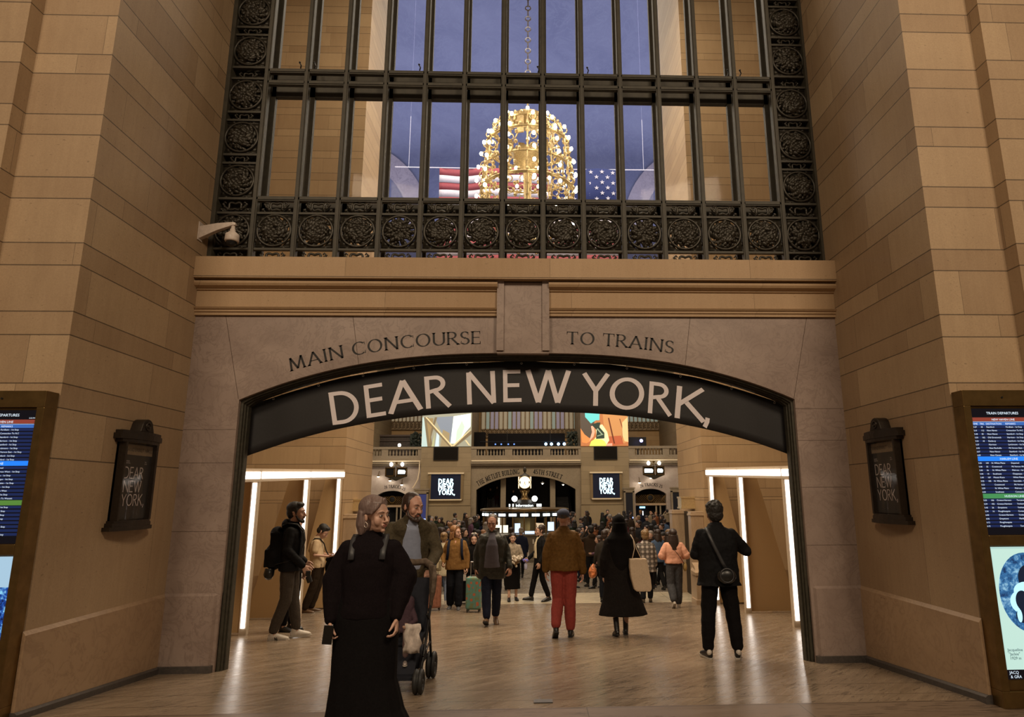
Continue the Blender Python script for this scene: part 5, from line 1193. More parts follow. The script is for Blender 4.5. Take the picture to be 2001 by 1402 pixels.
def torso(mb,p,rows,sp=None):
    """rows: (z, half width, half depth, forward shift)"""
    P=[V3(p['pelvis']),V3(p['chest']),V3(p['neck'])]
    def s(z):
        if z<=P[0].z: return V3((P[0].x,P[0].y,z))
        a,b=(P[0],P[1]) if z<P[1].z else (P[1],P[2]); t=(z-a.z)/(b.z-a.z); q=a.lerp(b,t); return V3((q.x,q.y,z))
    r=[]
    for z,w,d,f in rows:
        c=s(z)+V3((0,-f,0)); r.append([c+V3((w*math.copysign(abs(math.cos(t))**.85,math.cos(t)),d*math.copysign(abs(math.sin(t))**.85,math.sin(t)),0)) for t in [2*PI*k/24 for k in range(24)]])
    mb.loft(r)
def person(label,loc,H,rz,pose=None,skin='light',fem=0,hair=None,hcol=None,top=None,bottom=None,shoes=None,vox=.0065,beard=None,collar=None,shirt=None,tie=None,group=None,face=True,W=1.0,child=0,extra=None,cat='person',neckopen=0):
    p=POSE(**(pose or {})); k=H/1.75
    root=empty('person',loc,rz); root.scale=(k,k,k); tag(root,label,cat,group)
    sk={'light':(.50,.30,.22),'pale':(.50,.31,.235),'tan':(.30,.16,.10),'ruddy':(.46,.245,.175),'brown':(.16,.085,.05)}[skin]; SK=flat('skin_'+skin,sk,.5,0,.06,60); 
    M=headM(p)
    if child: M=M@Matrix.Scale(1.25,4)
    b=MB(); add(b,head_skin(M,fem))
    hn=M@V3((0,.015,-.06)); nk=V3(p['neck']); limb(b,[tuple(nk+V3((0,.0,-.04))),tuple(nk+V3((0,0,.02))),tuple(hn)],[.060-.010*fem,.052-.008*fem,.050-.008*fem])
    torso(b,p,[(.86,.135*W,.085,0),(1.05,.125*W,.085,0),(1.25,.155*W,.095,0),(1.38,.15*W,.08,0),(1.43,.09,.06,0)])
    for s in 'LR':
        limb(b,[p['sh'+s],p['el'+s],p['wr'+s]],[.042,.034,.023]); hand(b,p['wr'+s],p['hd'+s],p['pn'+s],p['cu'+s],p['th'+s],.96 if fem else 1.04)
        limb(b,[p['hi'+s],p['kn'+s],p['an'+s]],[.075,.05,.036])
    o=bpy.data.objects.new('body',bake(b,vox,SK,3 if fem else 2,name='body')); COL.objects.link(o); o.parent=root
    hc=hcol or flat('hair_black',(.012,.009,.008),.45)
    if face: face_parts(M,root,SK,hc if not fem else hc,fem)
    if hair: h=bpy.data.objects.new('hair',hair_mesh(hair,M,hc,.006)); COL.objects.link(h); h.parent=root
    if beard:
        h=TM(M); h.tube([(-.068,-.012,-.035),(-.060,-.035,-.078),(-.03,-.068,-.104),(0,-.082,-.110),(.03,-.068,-.104),(.060,-.035,-.078),(.068,-.012,-.035)],[.010,.016,.020,.022,.020,.016,.010],8)
        h.sphere((0,-.072,-.098),(.030,.024,.022),12,8)
        h.tube([(-.030,-.084,-.072),(-.018,-.094,-.052),(0,-.097,-.050),(.018,-.094,-.052),(.030,-.084,-.072)],[.006]*5,6)
        h=bpy.data.objects.new('beard',bake(h,.005,hc,2,.006,_tex2,'beard')); COL.objects.link(h); h.parent=root
    made={}
    if top:
        t=dict(hem=.86,w=.205,d=.135,sl=.062,cuff=.042,len=1.0,fold=.014,waist=.0,elb=None,flare=0); t.update(top)
        m=MB(); hz=t['hem']; w,d=t['w']*W,t['d']
        rows=[(hz,w*(1+t['flare']),d*(1+t['flare']),0),(hz+.04,w*1.02,d*1.02,0)]
        for z,a,c in ((1.0,.99-t['waist'],1.0),(1.10,.97-t['waist'],.98),(1.25,1.0,1.0),(1.345,.98,.92),(1.395,.86,.80),(1.43,.64,.66),(1.462,.42,.56),(1.49,.35,.52)):
            if z>hz+.07: rows.append((z,w*a,d*c,0))
        torso(m,p,rows)
        for s in 'LR':
            a,e_,w_=[V3(p[x+s]) for x in ('sh','el','wr')]; r=t['sl']
            if t['len']<1: w_=e_.lerp(a,.35 if t['len']<.5 else 0); pts=[tuple(a),tuple(a.lerp(w_,.6)),tuple(w_)]; rr=[r*.9,r,r*1.0]
            else:
                w_=e_.lerp(w_,.94); eb=t['elb'] or r*.86; pts=[tuple(a),tuple(a.lerp(e_,.5)),tuple(e_),tuple(e_.lerp(w_,.55)),tuple(w_)]; rr=[r*.90,(r+eb)/2*1.0,eb,(eb+t['cuff'])/2,t['cuff']]
            limb(m,pts,rr)
        if t.get('hood'): m.sphere(tuple(nk+V3((0,.09,.0))),(.11,.06,.08),14,8)
        o=bpy.data.objects.new(t.get('name','jacket'),bake(m,max(vox,.008),t['mat'],4,t['fold'],name='cloth')); COL.objects.link(o); o.parent=root; made['top']=o
        if t.get('collar'):
            m=MB(); q=nk+V3((0,0,.0))
            m.loft([[tuple(q+V3((r_*math.cos(a),r_*.92*math.sin(a)+.0,z+.018*math.sin(a)))) for a in [2*PI*i/20 for i in range(20)]] for r_,z in ((.090,-.03),(.074,.045),(.064,.043),(.068,-.03))],False); m.build('collar',t['mat'] if t['collar'] is True else t['collar'],root,True)
    if shirt: # shirt seen in the open front of the coat
        sm,x,zb=shirt[:3]; m=MB(); dd=(top or {}).get('d',.135)+.022
        torso(m,p,[(zb,x*1.15,dd*.98,.006),(1.1,x,dd*.98,.006),(1.25,x*.88,dd*.99,.006),(1.345,x*.68,dd*.91,.006),(1.40,x*.52,dd*.78,.006),(1.45,x*.42,dd*.55,.008)])
        o=bpy.data.objects.new('shirt',bake(m,.008,sm,3,.006,name='shirt')); COL.objects.link(o); o.parent=root
        m=MB(); q=nk; 
        for s in (-1,1): m.loft([[(q.x+s*.06,q.y-.035,q.z+.05),(q.x+s*.072,q.y-.03,q.z+.035),(q.x+s*.07,q.y-.08,q.z-.02)],[(q.x+s*.012,q.y-.075,q.z-.005),(q.x+s*.02,q.y-.09,q.z-.02),(q.x+s*.045,q.y-.11,q.z-.065)]])
        m.build('shirt_collar',sm,root)
    if tie:
        m=MB(); y=p['chest'][1]-(top or {}).get('d',.135)-.028; m.loft([[(-.012,y+.03,1.44),(.012,y+.03,1.44),(.012,y+.04,1.44),(-.012,y+.04,1.44)],[(-.03,y,1.12),(.03,y,1.12),(.03,y+.01,1.12),(-.03,y+.01,1.12)],[(0,y,1.08),(.001,y,1.08),(.001,y+.01,1.08),(0,y+.01,1.08)]]); m.build('tie',tie,root)
    if bottom:
        t=dict(kind='trousers',th=.10,kn=.072,an=.060,fold=.012,z0=0); t.update(bottom); m=MB()
        if t['kind']=='trousers':
            pe=V3(p['pelvis']); m.sphere(tuple(pe+V3((0,.005,.0))),(.165*W,.118,.125),16,10)
            for s in 'LR':
                h_,kn,an=[V3(p[x+s]) for x in ('hi','kn','an')]; an=an+V3((0,0,.055))
                limb(m,[tuple(h_+V3((0,0,.02))),tuple(h_.lerp(kn,.4)),tuple(kn),tuple(kn.lerp(an,.6)),tuple(an)],[t['th']*W,t['th']*.92*W,t['kn'],(t['kn']+t['an'])/2,t['an']*.94])
        else:
            m.loft([[ (x+cx,y,z) for x,y in [(w*math.cos(a)*(1+rp*math.sin(a*t.get('pl',11))),d*math.sin(a)*(1+rp*math.sin(a*t.get('pl',11)))) for a in [2*PI*i/72 for i in range(72)]]] for z,w,d,rp,cx in t['rows']])
        o=bpy.data.objects.new(t.get('name','trousers'),bake(m,max(vox,.008),t['mat'],t.get('smooth',4),t['fold'],name='cloth')); COL.objects.link(o); o.parent=root
    if shoes:
        mt,sole,*bt=shoes if isinstance(shoes,tuple) else (shoes,flat('sole_black',(.01,.01,.01),.7))
        for s in 'LR':
            a=MB(); c=MB(); foot(a,c,p['an'+s],p['fy'+s],p['fp'+s],1.0 if not fem else .9,bt[0] if bt else 0)
            o=bpy.data.objects.new('shoe',bake(a,.006,mt,2,name='shoe')); COL.objects.link(o); o.parent=root; c.build('sole',sole,o)
    return root,p,M
def strap(root,pts,r,mat,name='strap'):
    mb=MB(); mb.tube(pts,r,8); return mb.build(name,mat,root,True)
# ------------------------------------------------------------------ people: the near ones
BLK=flat('black_wool',(.005,.0042,.0046),.85,0,.3,90); BLK2=flat('black_knit',(.0065,.004,.005),.9,0,.35,120); BLKJ=flat('black_jacket',(.007,.007,.008),.76,0,.25,50)
OLIVE=flat('olive_coat',(.070,.056,.034),.8,0,.25,70); SHIRTB=flat('pale_blue_shirt',(.30,.34,.46),.7,0,.05); GREYT=flat('grey_brown_trousers',(.050,.040,.032),.8,0,.2,60)
WSH=flat('white_sneaker',(.50,.45,.39),.5); SOLEW=flat('sole_white',(.42,.38,.33),.6); SOLEB=flat('sole_black',(.01,.01,.01),.7)
CREAMT=flat('cream_tshirt',(.55,.42,.27),.8,0,.06); BRNT=flat('dark_brown_trousers',(.030,.020,.013),.8,0,.2)
TANJ=flat('tan_brown_jacket',(.105,.052,.013),.75,0,.22,30); REDT=flat('brick_red_trousers',(.23,.040,.032),.75,0,.12,40); CAPM=flat('grey_blue_cap',(.085,.10,.16),.8,0,.12,60)
CAMEL=flat('camel_sweater',(.20,.105,.035),.9,0,.25,110); DKP=flat('dark_navy_trousers',(.008,.009,.013),.8,0,.2); NAVY=flat('navy_jeans',(.010,.013,.028),.75,0,.25,60)
GRSH=flat('grey_blue_shirt',(.12,.115,.145),.75,0,.08); WAX=flat('dark_waxed_jacket',(.020,.021,.016),.45,0,.3,30); BRSH=flat('brown_leather_shoe',(.11,.06,.028),.4)
BLS=flat('black_shoe',(.008,.008,.008),.35); PEACH=flat('peach_blouse',(.70,.36,.25),.8,0,.06); GJEAN=flat('grey_jeans',(.055,.056,.062),.8,0,.3,35)
H_BLACK=flat('hair_black',(.010,.008,.007),.62,0,.3,140); H_ASH=NT('hair_ash_mauve')
def strands(t,a,b):
    n=t.noise(t.scalev(t.obj(),60,60,4),3,4,.6); t.col(t.ramp(n,[(.3,a),(.7,b)])); t.rough(.42); t.bump(n,.35,.003); return t.m
H_ASH=strands(H_ASH,(.085,.052,.043),(.235,.165,.145)); H_GING=strands(NT('hair_ginger'),(.16,.065,.022),(.38,.20,.085)); H_DKBR=strands(NT('hair_dark_brown'),(.014,.008,.006),(.04,.022,.016)); H_SALT=strands(NT('hair_greying'),(.03,.02,.015),(.10,.075,.06)); H_BLOND=strands(NT('hair_sandy'),(.13,.075,.03),(.30,.19,.09))
def G(x,y): return (x,y,ramp_z(y))
# 1 the woman in black nearest the camera
rows=[(.075,.345,.19,.034,.055),(.16,.310,.175,.030,.045),(.30,.262,.155,.020,.02),(.50,.225,.145,.012,0),(.70,.225,.14,.006,0),(.90,.228,.138,.002,0),(1.02,.205,.13,0,0),(1.08,.18,.12,0,0)]
wr,wp,wM=person('woman with an ash brown bob in a long black dress, closest to the camera',G(-1.075,4.55),1.615,.06,
 dict(hs=1.06,head=(.035,-.025,1.60),yaw=math.radians(52),pitch=math.radians(2),roll=math.radians(-4),neck=(0,.015,1.45),shL=(.16,.02,1.36),shR=(-.16,.02,1.36),elL=(.235,.04,1.16),wrL=(.215,-.08,.90),elR=(-.225,.04,1.15),wrR=(-.236,-.06,.885),hdR=(-.02,-.2,-1),hdL=(.1,-.3,-1),pnR=(.9,.3,0),cuR=.75,cuL=.6),
 'light',1,'bob',H_ASH,dict(mat=BLK2,name='sweater',hem=.90,w=.195,d=.14,sl=.075,elb=.108,cuff=.044,fold=.012,waist=.04,collar=True),
 dict(kind='skirt',name='skirt',mat=BLK,rows=rows,pl=13,smooth=1,fold=.004),(BLS,SOLEB,.06),vox=.0045)
h=TM(wM); h.torus((-.083,.006,-.058),.016,.0025,16,6,'X'); h.sphere((-.083,.008,-.038),(.004,.004,.004),8,6); h.build('earring',flat('silver_pearl',(.7,.6,.52),.25,.6),wr,True)
STR=flat('dark_grey_strap',(.030,.030,.033),.45)
bp=empty('backpack',G(-1.075,4.55)); bp.rotation_euler=(0,0,.06); bp.scale=(1.615/1.75,)*3; tag(bp,'black backpack on the woman in black, only its two dark grey straps showing','backpack')
m=MB(); m.sphere((0,.26,1.18),(.15,.09,.22),16,12); bp0=bp; bp_=m.build('bag_body',STR,bp,True)
for s in (-1,1):
    m=MB(); q=[(s*.085,.17,1.40),(s*.100,.10,1.455),(s*.108,.03,1.462),(s*.112,-.045,1.425),(s*.108,-.105,1.35),(s*.107,-.128,1.30)]
    m.loft([[(x-.020,y-.006,z+.004),(x+.020,y-.006,z+.004),(x+.020,y+.004,z-.006),(x-.020,y+.004,z-.006)] for x,y,z in q]); m.build('strap',STR,bp,True)
ph=empty('mobile_phone',(-1.28,4.42,.71)); tag(ph,'dark mobile phone held low by the woman in black','phone'); ph.rotation_euler=(.3,.1,.2); m=MB(); m.box((-.03,-.004,-.075),(.03,.004,.05)); m.build('phone_body',BLS,ph,bevel=.003)
# 2 bearded father with the stroller
person('bearded man in an olive coat and pale blue shirt, leaning over the stroller',G(-1.27,7.15),1.82,.25,
 dict(pelvis=(0,.10,.93),chest=(0,0,1.25),neck=(0,-.09,1.43),head=(.0,-.17,1.565),yaw=math.radians(34),pitch=math.radians(8),roll=math.radians(5),shL=(.19,-.05,1.355),shR=(-.19,-.05,1.355),elL=(.255,-.10,1.12),wrL=(.15,-.36,.98),elR=(-.26,-.10,1.12),wrR=(-.15,-.36,.98),hdL=(-.1,-.8,-.5),hdR=(.1,-.8,-.5),pnL=(0,-.4,-1),pnR=(0,-.4,-1),cuL=.8,cuR=.8,thL=1,thR=-1,hiL=(.09,.1,.9),hiR=(-.09,.1,.9)),
 'ruddy',0,'receding',flat('hair_brown_short',(.035,.018,.012),.5,0,.3,140),dict(mat=OLIVE,name='coat',hem=.72,w=.225,d=.145,sl=.072,cuff=.052,fold=.022,collar=OLIVE),
 dict(mat=GREYT),(BRSH,SOLEB),beard=True,shirt=(SHIRTB,.14,.95),vox=.0055)
# 3 stroller and child
st=empty('stroller',G(-1.19,6.45)); tag(st,'black folding stroller pushed by the bearded man, half hidden behind the woman in black','stroller')
FR=flat('stroller_frame',(.012,.012,.013),.35,.3); FB=flat('stroller_fabric',(.017,.018,.024),.8); TP=flat('taupe_blanket',(.115,.085,.062),.9,0,.3,30)
for s in (-1,1):
    m=MB(); m.tube([(s*.23,-.42,.10),(s*.235,-.1,.42),(s*.235,.25,.85),(s*.23,.38,1.0)],.013,8); m.tube([(s*.23,.30,.12),(s*.235,.05,.55),(s*.235,-.1,.62)],.012,8); m.tube([(s*.235,-.25,.30),(s*.235,.18,.34)],.010,6); m.build('side_frame',FR,st,True)
    for y,r in ((-.42,.10),(.32,.12)):
        w_=MB(); dz=ramp_z(6.45+y)-ramp_z(6.45)
        for q in (-.022,.022): w_.torus((s*.23+q,y,r+dz),r-.022,.022,22,8,'X')
        w_.tube([(s*.23-.04,y,r+dz),(s*.23+.04,y,r+dz)],.02,8)
        for i in range(5): a=2*PI*i/5; w_.tube([(s*.23,y,r+dz),(s*.23,y+(r-.03)*math.cos(a),r+dz+(r-.03)*math.sin(a))],.006,5)
        w_.build('wheel',flat('wheel_rubber',(.012,.012,.012),.6),st,True)
m=MB(); m.tube([(-.23,.38,1.0),(-.15,.42,1.03),(.15,.42,1.03),(.23,.38,1.0)],.016,8); m.build('handle',FR,st,True)
m=MB(); m.loft([[(-.2,-.20,.38),(.2,-.20,.38),(.2,-.20,.42),(-.2,-.20,.42)],[(-.2,.12,.40),(.2,.12,.40),(.2,.10,.44),(-.2,.10,.44)],[(-.2,.28,.90),(.2,.28,.90),(.2,.25,.90),(-.2,.25,.90)]]); m.tube([(-.21,-.22,.39),(.21,-.22,.39)],.018,8); m.build('seat',FB,st)
m=MB(); m.loft([[(-.19,-.22,.36),(.19,-.22,.36),(.19,-.22,.38),(-.19,-.22,.38)],[(-.18,-.36,.16),(.18,-.36,.16),(.18,-.36,.18),(-.18,-.36,.18)]]); m.box((-.18,-.42,.14),(.18,-.30,.165)); m.build('footrest',FB,st)
m=MB(); m.box((-.2,-.15,.16),(.2,.25,.30)); m.build('basket',FB,st,bevel=.03)
m=MB()
for s in (-1,1):
    for q in range(4): m.tube([(s*(.20+.018*q),.26-.03*q,1.02),(s*(.225+.014*q),.20-.04*q,.92),(s*(.23+.010*q),.17-.035*q,.80),(s*(.225+.004*q),.17-.02*q,.68-.03*(q%2))],[.018,.026,.024,.014],8)
m.tube([(-.22,.28,1.0),(-.14,.33,1.04),(.14,.33,1.04),(.22,.28,1.0)],.035,8)
o=bpy.data.objects.new('folded_canopy',bake(m,.008,TP,2,.02)); COL.objects.link(o); o.parent=st
ch=person('small child in a mauve jacket sitting in the stroller, mostly hidden',(-1.19,6.44,ramp_z(6.45)+.06),.86,0,
 dict(pelvis=(0,.05,.80),chest=(0,.10,1.08),neck=(0,.12,1.24),head=(0,.10,1.42),hiL=(.09,.05,.82),hiR=(-.09,.05,.82),knL=(.16,-.40,.84),knR=(-.13,-.40,.84),anL=(.17,-.50,.44),anR=(-.13,-.50,.44),elL=(.24,-.02,1.0),elR=(-.24,-.02,1.0),wrL=(.16,-.22,.96),wrR=(-.16,-.22,.96),hdL=(-.5,-1,-.2),hdR=(.5,-1,-.2),shL=(.15,.1,1.18),shR=(-.15,.1,1.18)),'light',1,'short',H_DKBR,
 dict(mat=flat('mauve_jacket',(.06,.035,.045),.8),hem=.80,w=.19,d=.15),dict(mat=flat('pink_grey_leggings',(.14,.09,.085),.8),th=.095,kn=.075,an=.06),(flat('silver_shoe',(.42,.36,.33),.25,.5),SOLEW),vox=.011,child=1)
bl=empty('muslin_cloth',(-1.035,6.08,.36)); tag(bl,'white printed cloth hanging over the side of the stroller seat','cloth'); m=MB()
m.loft([[(x*.6,-.02+.012*math.sin(k),z),(x*.6,-.005+.012*math.sin(k),z)] for k,(x,z) in enumerate(((0,0),(.0,.01)))],False) if False else None
g=[[(-.07+.14*i/6+.01*math.sin(j*2),.02*math.sin(i*1.6+j),.10-.24*j/6) for i in range(7)] for j in range(7)]
for j in range(6):
    for i in range(6): m.quad(g[j][i],g[j][i+1],g[j+1][i+1],g[j+1][i])
o=m.build('cloth',flat('white_muslin',(.50,.43,.38),.9,0,.25,25),bl,True); o.modifiers.new('t','SOLIDIFY').thickness=.006
# 4 man with backpack on the left, and the person beyond him
lr,lp,lM=person('tall dark haired bearded man in black jacket with grey trousers and white sneakers, left side',G(-3.47,9.92),1.88,math.radians(106),
 dict(head=(0,-.035,1.615),yaw=math.radians(-14),neck=(0,-.0,1.455),chest=(0,.0,1.25),elR=(-.235,.04,1.14),wrR=(-.215,-.17,.93),hdR=(0,-.55,-.8),pnR=(1,0,.1),cuR=.7,elL=(.235,.04,1.14),wrL=(.2,-.17,.95),hdL=(0,-.6,-.7),
      knR=(-.09,.02,.50),anR=(-.09,.14,.085),knL=(.09,-.06,.50),anL=(.09,-.12,.085),hiR=(-.085,.02,.9),hiL=(.085,-.02,.9)),'light',0,'thick',H_BLACK,
 dict(mat=BLKJ,hem=.86,w=.21,d=.145,sl=.068,cuff=.048,fold=.018,collar=True,hood=1),dict(mat=GREYT,th=.098,kn=.078,an=.066,fold=.014),(WSH,SOLEW),beard=True)
for s in (-1,1):
    m=MB(); put_glyph(m,'N',V3(lp['anL' if s>0 else 'anR'])+V3((0,0,0)),V3((0,.04,0)) if s>0 else V3((0,-.04,0)),V3((0,.012,.045)),.22,.22)
    X0=(lp['anL'][0]+.047) if s>0 else (lp['anR'][0]-.047); m.v=[(X0+(.0),y-.03-(0 if s>0 else -.0),z-.078) for x,y,z in m.v]; m.build('sneaker_emblem',BLS,lr)
k=1.88/1.75
def worn(name,person_root,label,cat):
    e=empty(name,person_root.location,person_root.rotation_euler.z); e.scale=person_root.scale; return tag(e,label,cat)
e=worn('backpack',lr,'large black backpack on the back of the tall man at the left','backpack')
m=MB(); m.cbox((0,.25,1.14),(.26,.15,.44)); m.sphere((0,.25,1.34),(.14,.09,.10),14,8); m.sphere((0,.27,1.05),(.155,.12,.18),16,10); m.cbox((0,.345,1.03),(.20,.08,.22)); m.v=[(x,y-.06,z) for x,y,z in m.v]; o=bpy.data.objects.new('bag_body',bake(m,.01,BLKJ,4,.012)); COL.objects.link(o); o.parent=e
for s in (-1,1): m=MB(); m.loft([[(x-.028,y,z),(x+.028,y,z),(x+.028,y+.012,z-.01),(x-.028,y+.012,z-.01)] for x,y,z in ((s*.09,.16,1.44),(s*.11,.06,1.485),(s*.125,-.06,1.47),(s*.14,-.14,1.38),(s*.15,-.165,1.24),(s*.17,-.13,1.08),(s*.18,.02,1.0),(s*.15,.17,.96))]); m.build('strap',BLS,e,True)
m=MB(); m.tube([(-.10,.24,.90),(-.11,.25,.82),(-.05,.25,.80)],[.06,.065,.05],8); m.build('hanging_strap',BLS,e,True)
e=worn('photo_camera',lr,'black camera held low in the hand of the tall man at the left','camera'); m=MB(); m.box((-.245,-.27,.80),(-.175,-.21,.87)); m.tube([(-.21,-.24,.80),(-.21,-.27,.72)],[.036,.034],14); m.build('camera_body',BLS,e,bevel=.006); strap(e,[(-.2,-.2,.9),(-.24,-.19,.96),(-.235,-.14,1.0)],.006,BLS)
person('person in black boots and black clothes, almost hidden beyond the tall man at the left',G(-3.76,10.85),1.74,math.radians(75),dict(pitch=.1),'light',0,'short',H_BLACK,dict(mat=BLK,w=.2),dict(mat=BLK),(BLS,SOLEB,.1),vox=.012,face=False)
# 5 man looking at his phone
pr5,_,_=person('young man in a cream T-shirt looking down at his phone beside the left light frame',G(-4.36,14.05),1.76,math.radians(92),
 dict(pelvis=(0,.0,.93),chest=(0,.06,1.24),neck=(0,.045,1.44),head=(0,-.06,1.575),pitch=math.radians(38),elR=(-.215,.02,1.13),wrR=(-.13,-.235,1.10),hdR=(.25,-1,.1),pnR=(.3,0,1),cuR=.5,thR=1,elL=(.22,.02,1.13),wrL=(.12,-.23,1.10),hdL=(-.2,-1,.1),pnL=(0,0,1),thL=1,
  hiR=(-.085,-.02,.9),hiL=(.085,-.02,.9),knR=(-.09,.04,.5),anR=(-.09,.17,.085),knL=(.09,.0,.5),anL=(.09,.10,.085)),'light',0,'thick',H_BLACK,
 dict(mat=CREAMT,name='tshirt',hem=.88,w=.19,d=.13,len=.4,sl=.066,fold=.014),dict(mat=BRNT,th=.10,kn=.085,an=.078,fold=.016),(BRSH,SOLEW))
e=worn('mobile_phone',pr5,'thin phone in the hand of the young man in the cream T-shirt','phone'); m=MB(); m.box((-.12,-.41,1.115),(-.04,-.27,1.123)); m.build('phone_body',BLS,e); m=MB(); m.box((-.115,-.405,1.123),(-.045,-.275,1.124)); m.build('phone_screen',emit('phone_glow',(.5,.55,.7),1.2),e)
e=worn('shoulder_bag',pr5,'black shoulder bag worn across by the young man in the cream T-shirt','bag'); m=MB(); m.sphere((.10,-.22,.90),(.045,.10,.17),14,10,Matrix.Rotation(.2,3,'X')); m.build('bag_body',BLKJ,e,True); m=MB(); m.sphere((-.02,-.27,1.03),(.06,.12,.07),12,8); m.build('jacket_bundle',BLK,e,True)
strap(e,[(.11,-.20,1.05),(.05,-.13,1.2),(-.02,-.10,1.34),(-.10,-.03,1.45),(-.13,.06,1.45),(-.10,.15,1.34),(.02,.20,1.2),(.12,.12,1.0)],.013,BLS)
# 6 woman in a camel sweater with suitcase
gr,gp,gM=person('woman with ginger shoulder length hair in a camel sweater, pulling a pink suitcase',G(-1.60,14.35),1.70,.0,
 dict(yaw=math.radians(55),roll=math.radians(-5),elR=(-.27,.05,1.15),wrR=(-.245,-.12,.98),hdR=(-.1,-.6,-.7),cuR=.9,elL=(.25,.03,1.12),wrL=(.26,-.02,.86),anL=(.09,-.06,.085),knL=(.09,-.05,.5),anR=(-.10,.08,.085)),'light',1,'shoulder',H_GING,
 dict(mat=CAMEL,name='sweater',hem=.83,w=.215,d=.15,sl=.07,cuff=.05,fold=.022),dict(mat=DKP,th=.105,kn=.09,an=.088),(flat('grey_sneaker',(.07,.07,.075),.6),SOLEW),vox=.007)
m=MB(); torso(m,gp,[(1.34,.02,.140,.003),(1.39,.04,.122,.003),(1.43,.055,.100,.003),(1.46,.055,.075,.0)]); o=bpy.data.objects.new('open_neckline',bake(m,.008,flat('skin_ruddy_chest',(.46,.22,.16),.5),3)); COL.objects.link(o); o.parent=gr
h=TM(gM); h.tube([(-.05,-.055,.118),(0,-.065,.128),(.05,-.055,.118)],.007,6); [h.sphere((s*.03,-.065,.132),(.026,.01,.014),10,6) for s in (-1,1)]; h.build('sunglasses',flat('glass_glint',(.45,.42,.38),.1,.6),gr,True)
e=worn('backpack',gr,'dark backpack of the ginger haired woman, only its shoulder straps showing','backpack'); m=MB(); m.sphere((0,.25,1.2),(.15,.09,.22),14,10); m.build('bag_body',NAVY,e,True)
for s in (-1,1): m=MB(); m.loft([[(x-.027,y-.006,z),(x+.027,y-.006,z),(x+.027,y+.008,z-.006),(x-.027,y+.008,z-.006)] for x,y,z in ((s*.11,.16,1.40),(s*.125,.03,1.47),(s*.135,-.09,1.42),(s*.145,-.15,1.30),(s*.15,-.165,1.16),(s*.17,-.13,1.04))]); m.build('strap',NAVY,e,True)
def suitcase(x,y,rz,w,d,h,mat,label,handle=1.0,tagw=None):
    e=empty('suitcase',(x,y,ramp_z(y)),rz); tag(e,label,'suitcase')
    m=MB(); m.box((-w/2,-d/2,.06),(w/2,d/2,.06+h)); b=m.build('shell',mat,e,bevel=min(w,d)*.16)
    m=MB()
    for i in range(5): xx=-w/2+w*(i+.5)/5; m.box((xx-.004,-d/2-.004,.12),(xx+.004,-d/2,h))
    m.build('shell_ribs',mat,b)
    for sx in (-1,1):
        for sy in (-1,1): m=MB(); m.torus((sx*w*.38,sy*d*.32,.028),.018,.010,14,6,'X'); m.box((sx*w*.38-.012,sy*d*.32-.012,.03),(sx*w*.38+.012,sy*d*.32+.012,.07)); m.build('wheel',BLS,e)
    m=MB()
    for s in (-1,1): m.tube([(s*w*.28,d*.3,h),(s*w*.28,d*.3,handle)],.008,6)
    m.tube([(-w*.3,d*.3,handle),(w*.3,d*.3,handle)],.014,8); m.build('pull_handle',flat('handle_steel',(.45,.43,.42),.3,.8),e)
    m=MB(); m.tube([(-.06,-.0,.06+h),(-.04,0,.085+h),(.04,0,.085+h),(.06,0,.06+h)],.010,6); m.build('grab_handle',BLS,e)
    return e
suitcase(-2.02,14.25,.25,.30,.24,.64,flat('rose_gold_shell',(.34,.15,.10),.28,.3,.2,20),'rose pink hard suitcase beside the woman in the camel sweater',1.0)
e=empty('travel_bag',(-2.08,14.2,ramp_z(14.3)+.80),.2); tag(e,'beige travel bag with a luggage tag resting on the rose pink suitcase','bag')
m=MB(); m.sphere((0,0,.14),(.23,.13,.15),16,12); m.box((-.2,-.1,0),(.2,.1,.2)); o=bpy.data.objects.new('bag_body',bake(m,.012,flat('beige_canvas',(.22,.18,.115),.85,0,.2,40),4,.015)); COL.objects.link(o); o.parent=e
m=MB(); m.box((.08,-.15,.06),(.14,-.142,.19)); m.build('luggage_tag',flat('tag_cream',(.5,.42,.28),.7),e); strap(e,[(-.13,-.08,.25),(-.08,-.08,.33),(.08,-.08,.33),(.13,-.08,.25)],.010,BRNT)
t=NT('floral_shell'); o_=t.obj(); v=t.n('ShaderNodeTexVoronoi'); v.inputs['Scale'].default_value=11; t.c(o_,v.inputs['Vector']); c=t.ramp(v.outputs['Distance'],[(.0,(.45,.10,.04)),(.28,(.42,.13,.06)),(.36,(.12,.24,.20)),(.6,(.10,.26,.22)),(.8,(.16,.20,.10))]); t.col(c); t.rough(.35)
suitcase(-1.15,13.75,-.1,.30,.24,.62,t.m,'green suitcase printed with orange flowers, behind the man in the dark jacket',.95)
e=suitcase(-1.60,15.85,.3,.44,.30,.50,BLKJ,'bulky black suitcase with a white tag between the camel sweater and the floral suitcase',.85)
m=MB(); m.box((-.05,-.18,.52),(.06,-.165,.66)); m.build('white_tag',flat('paper_white',(.7,.66,.6),.7),e)
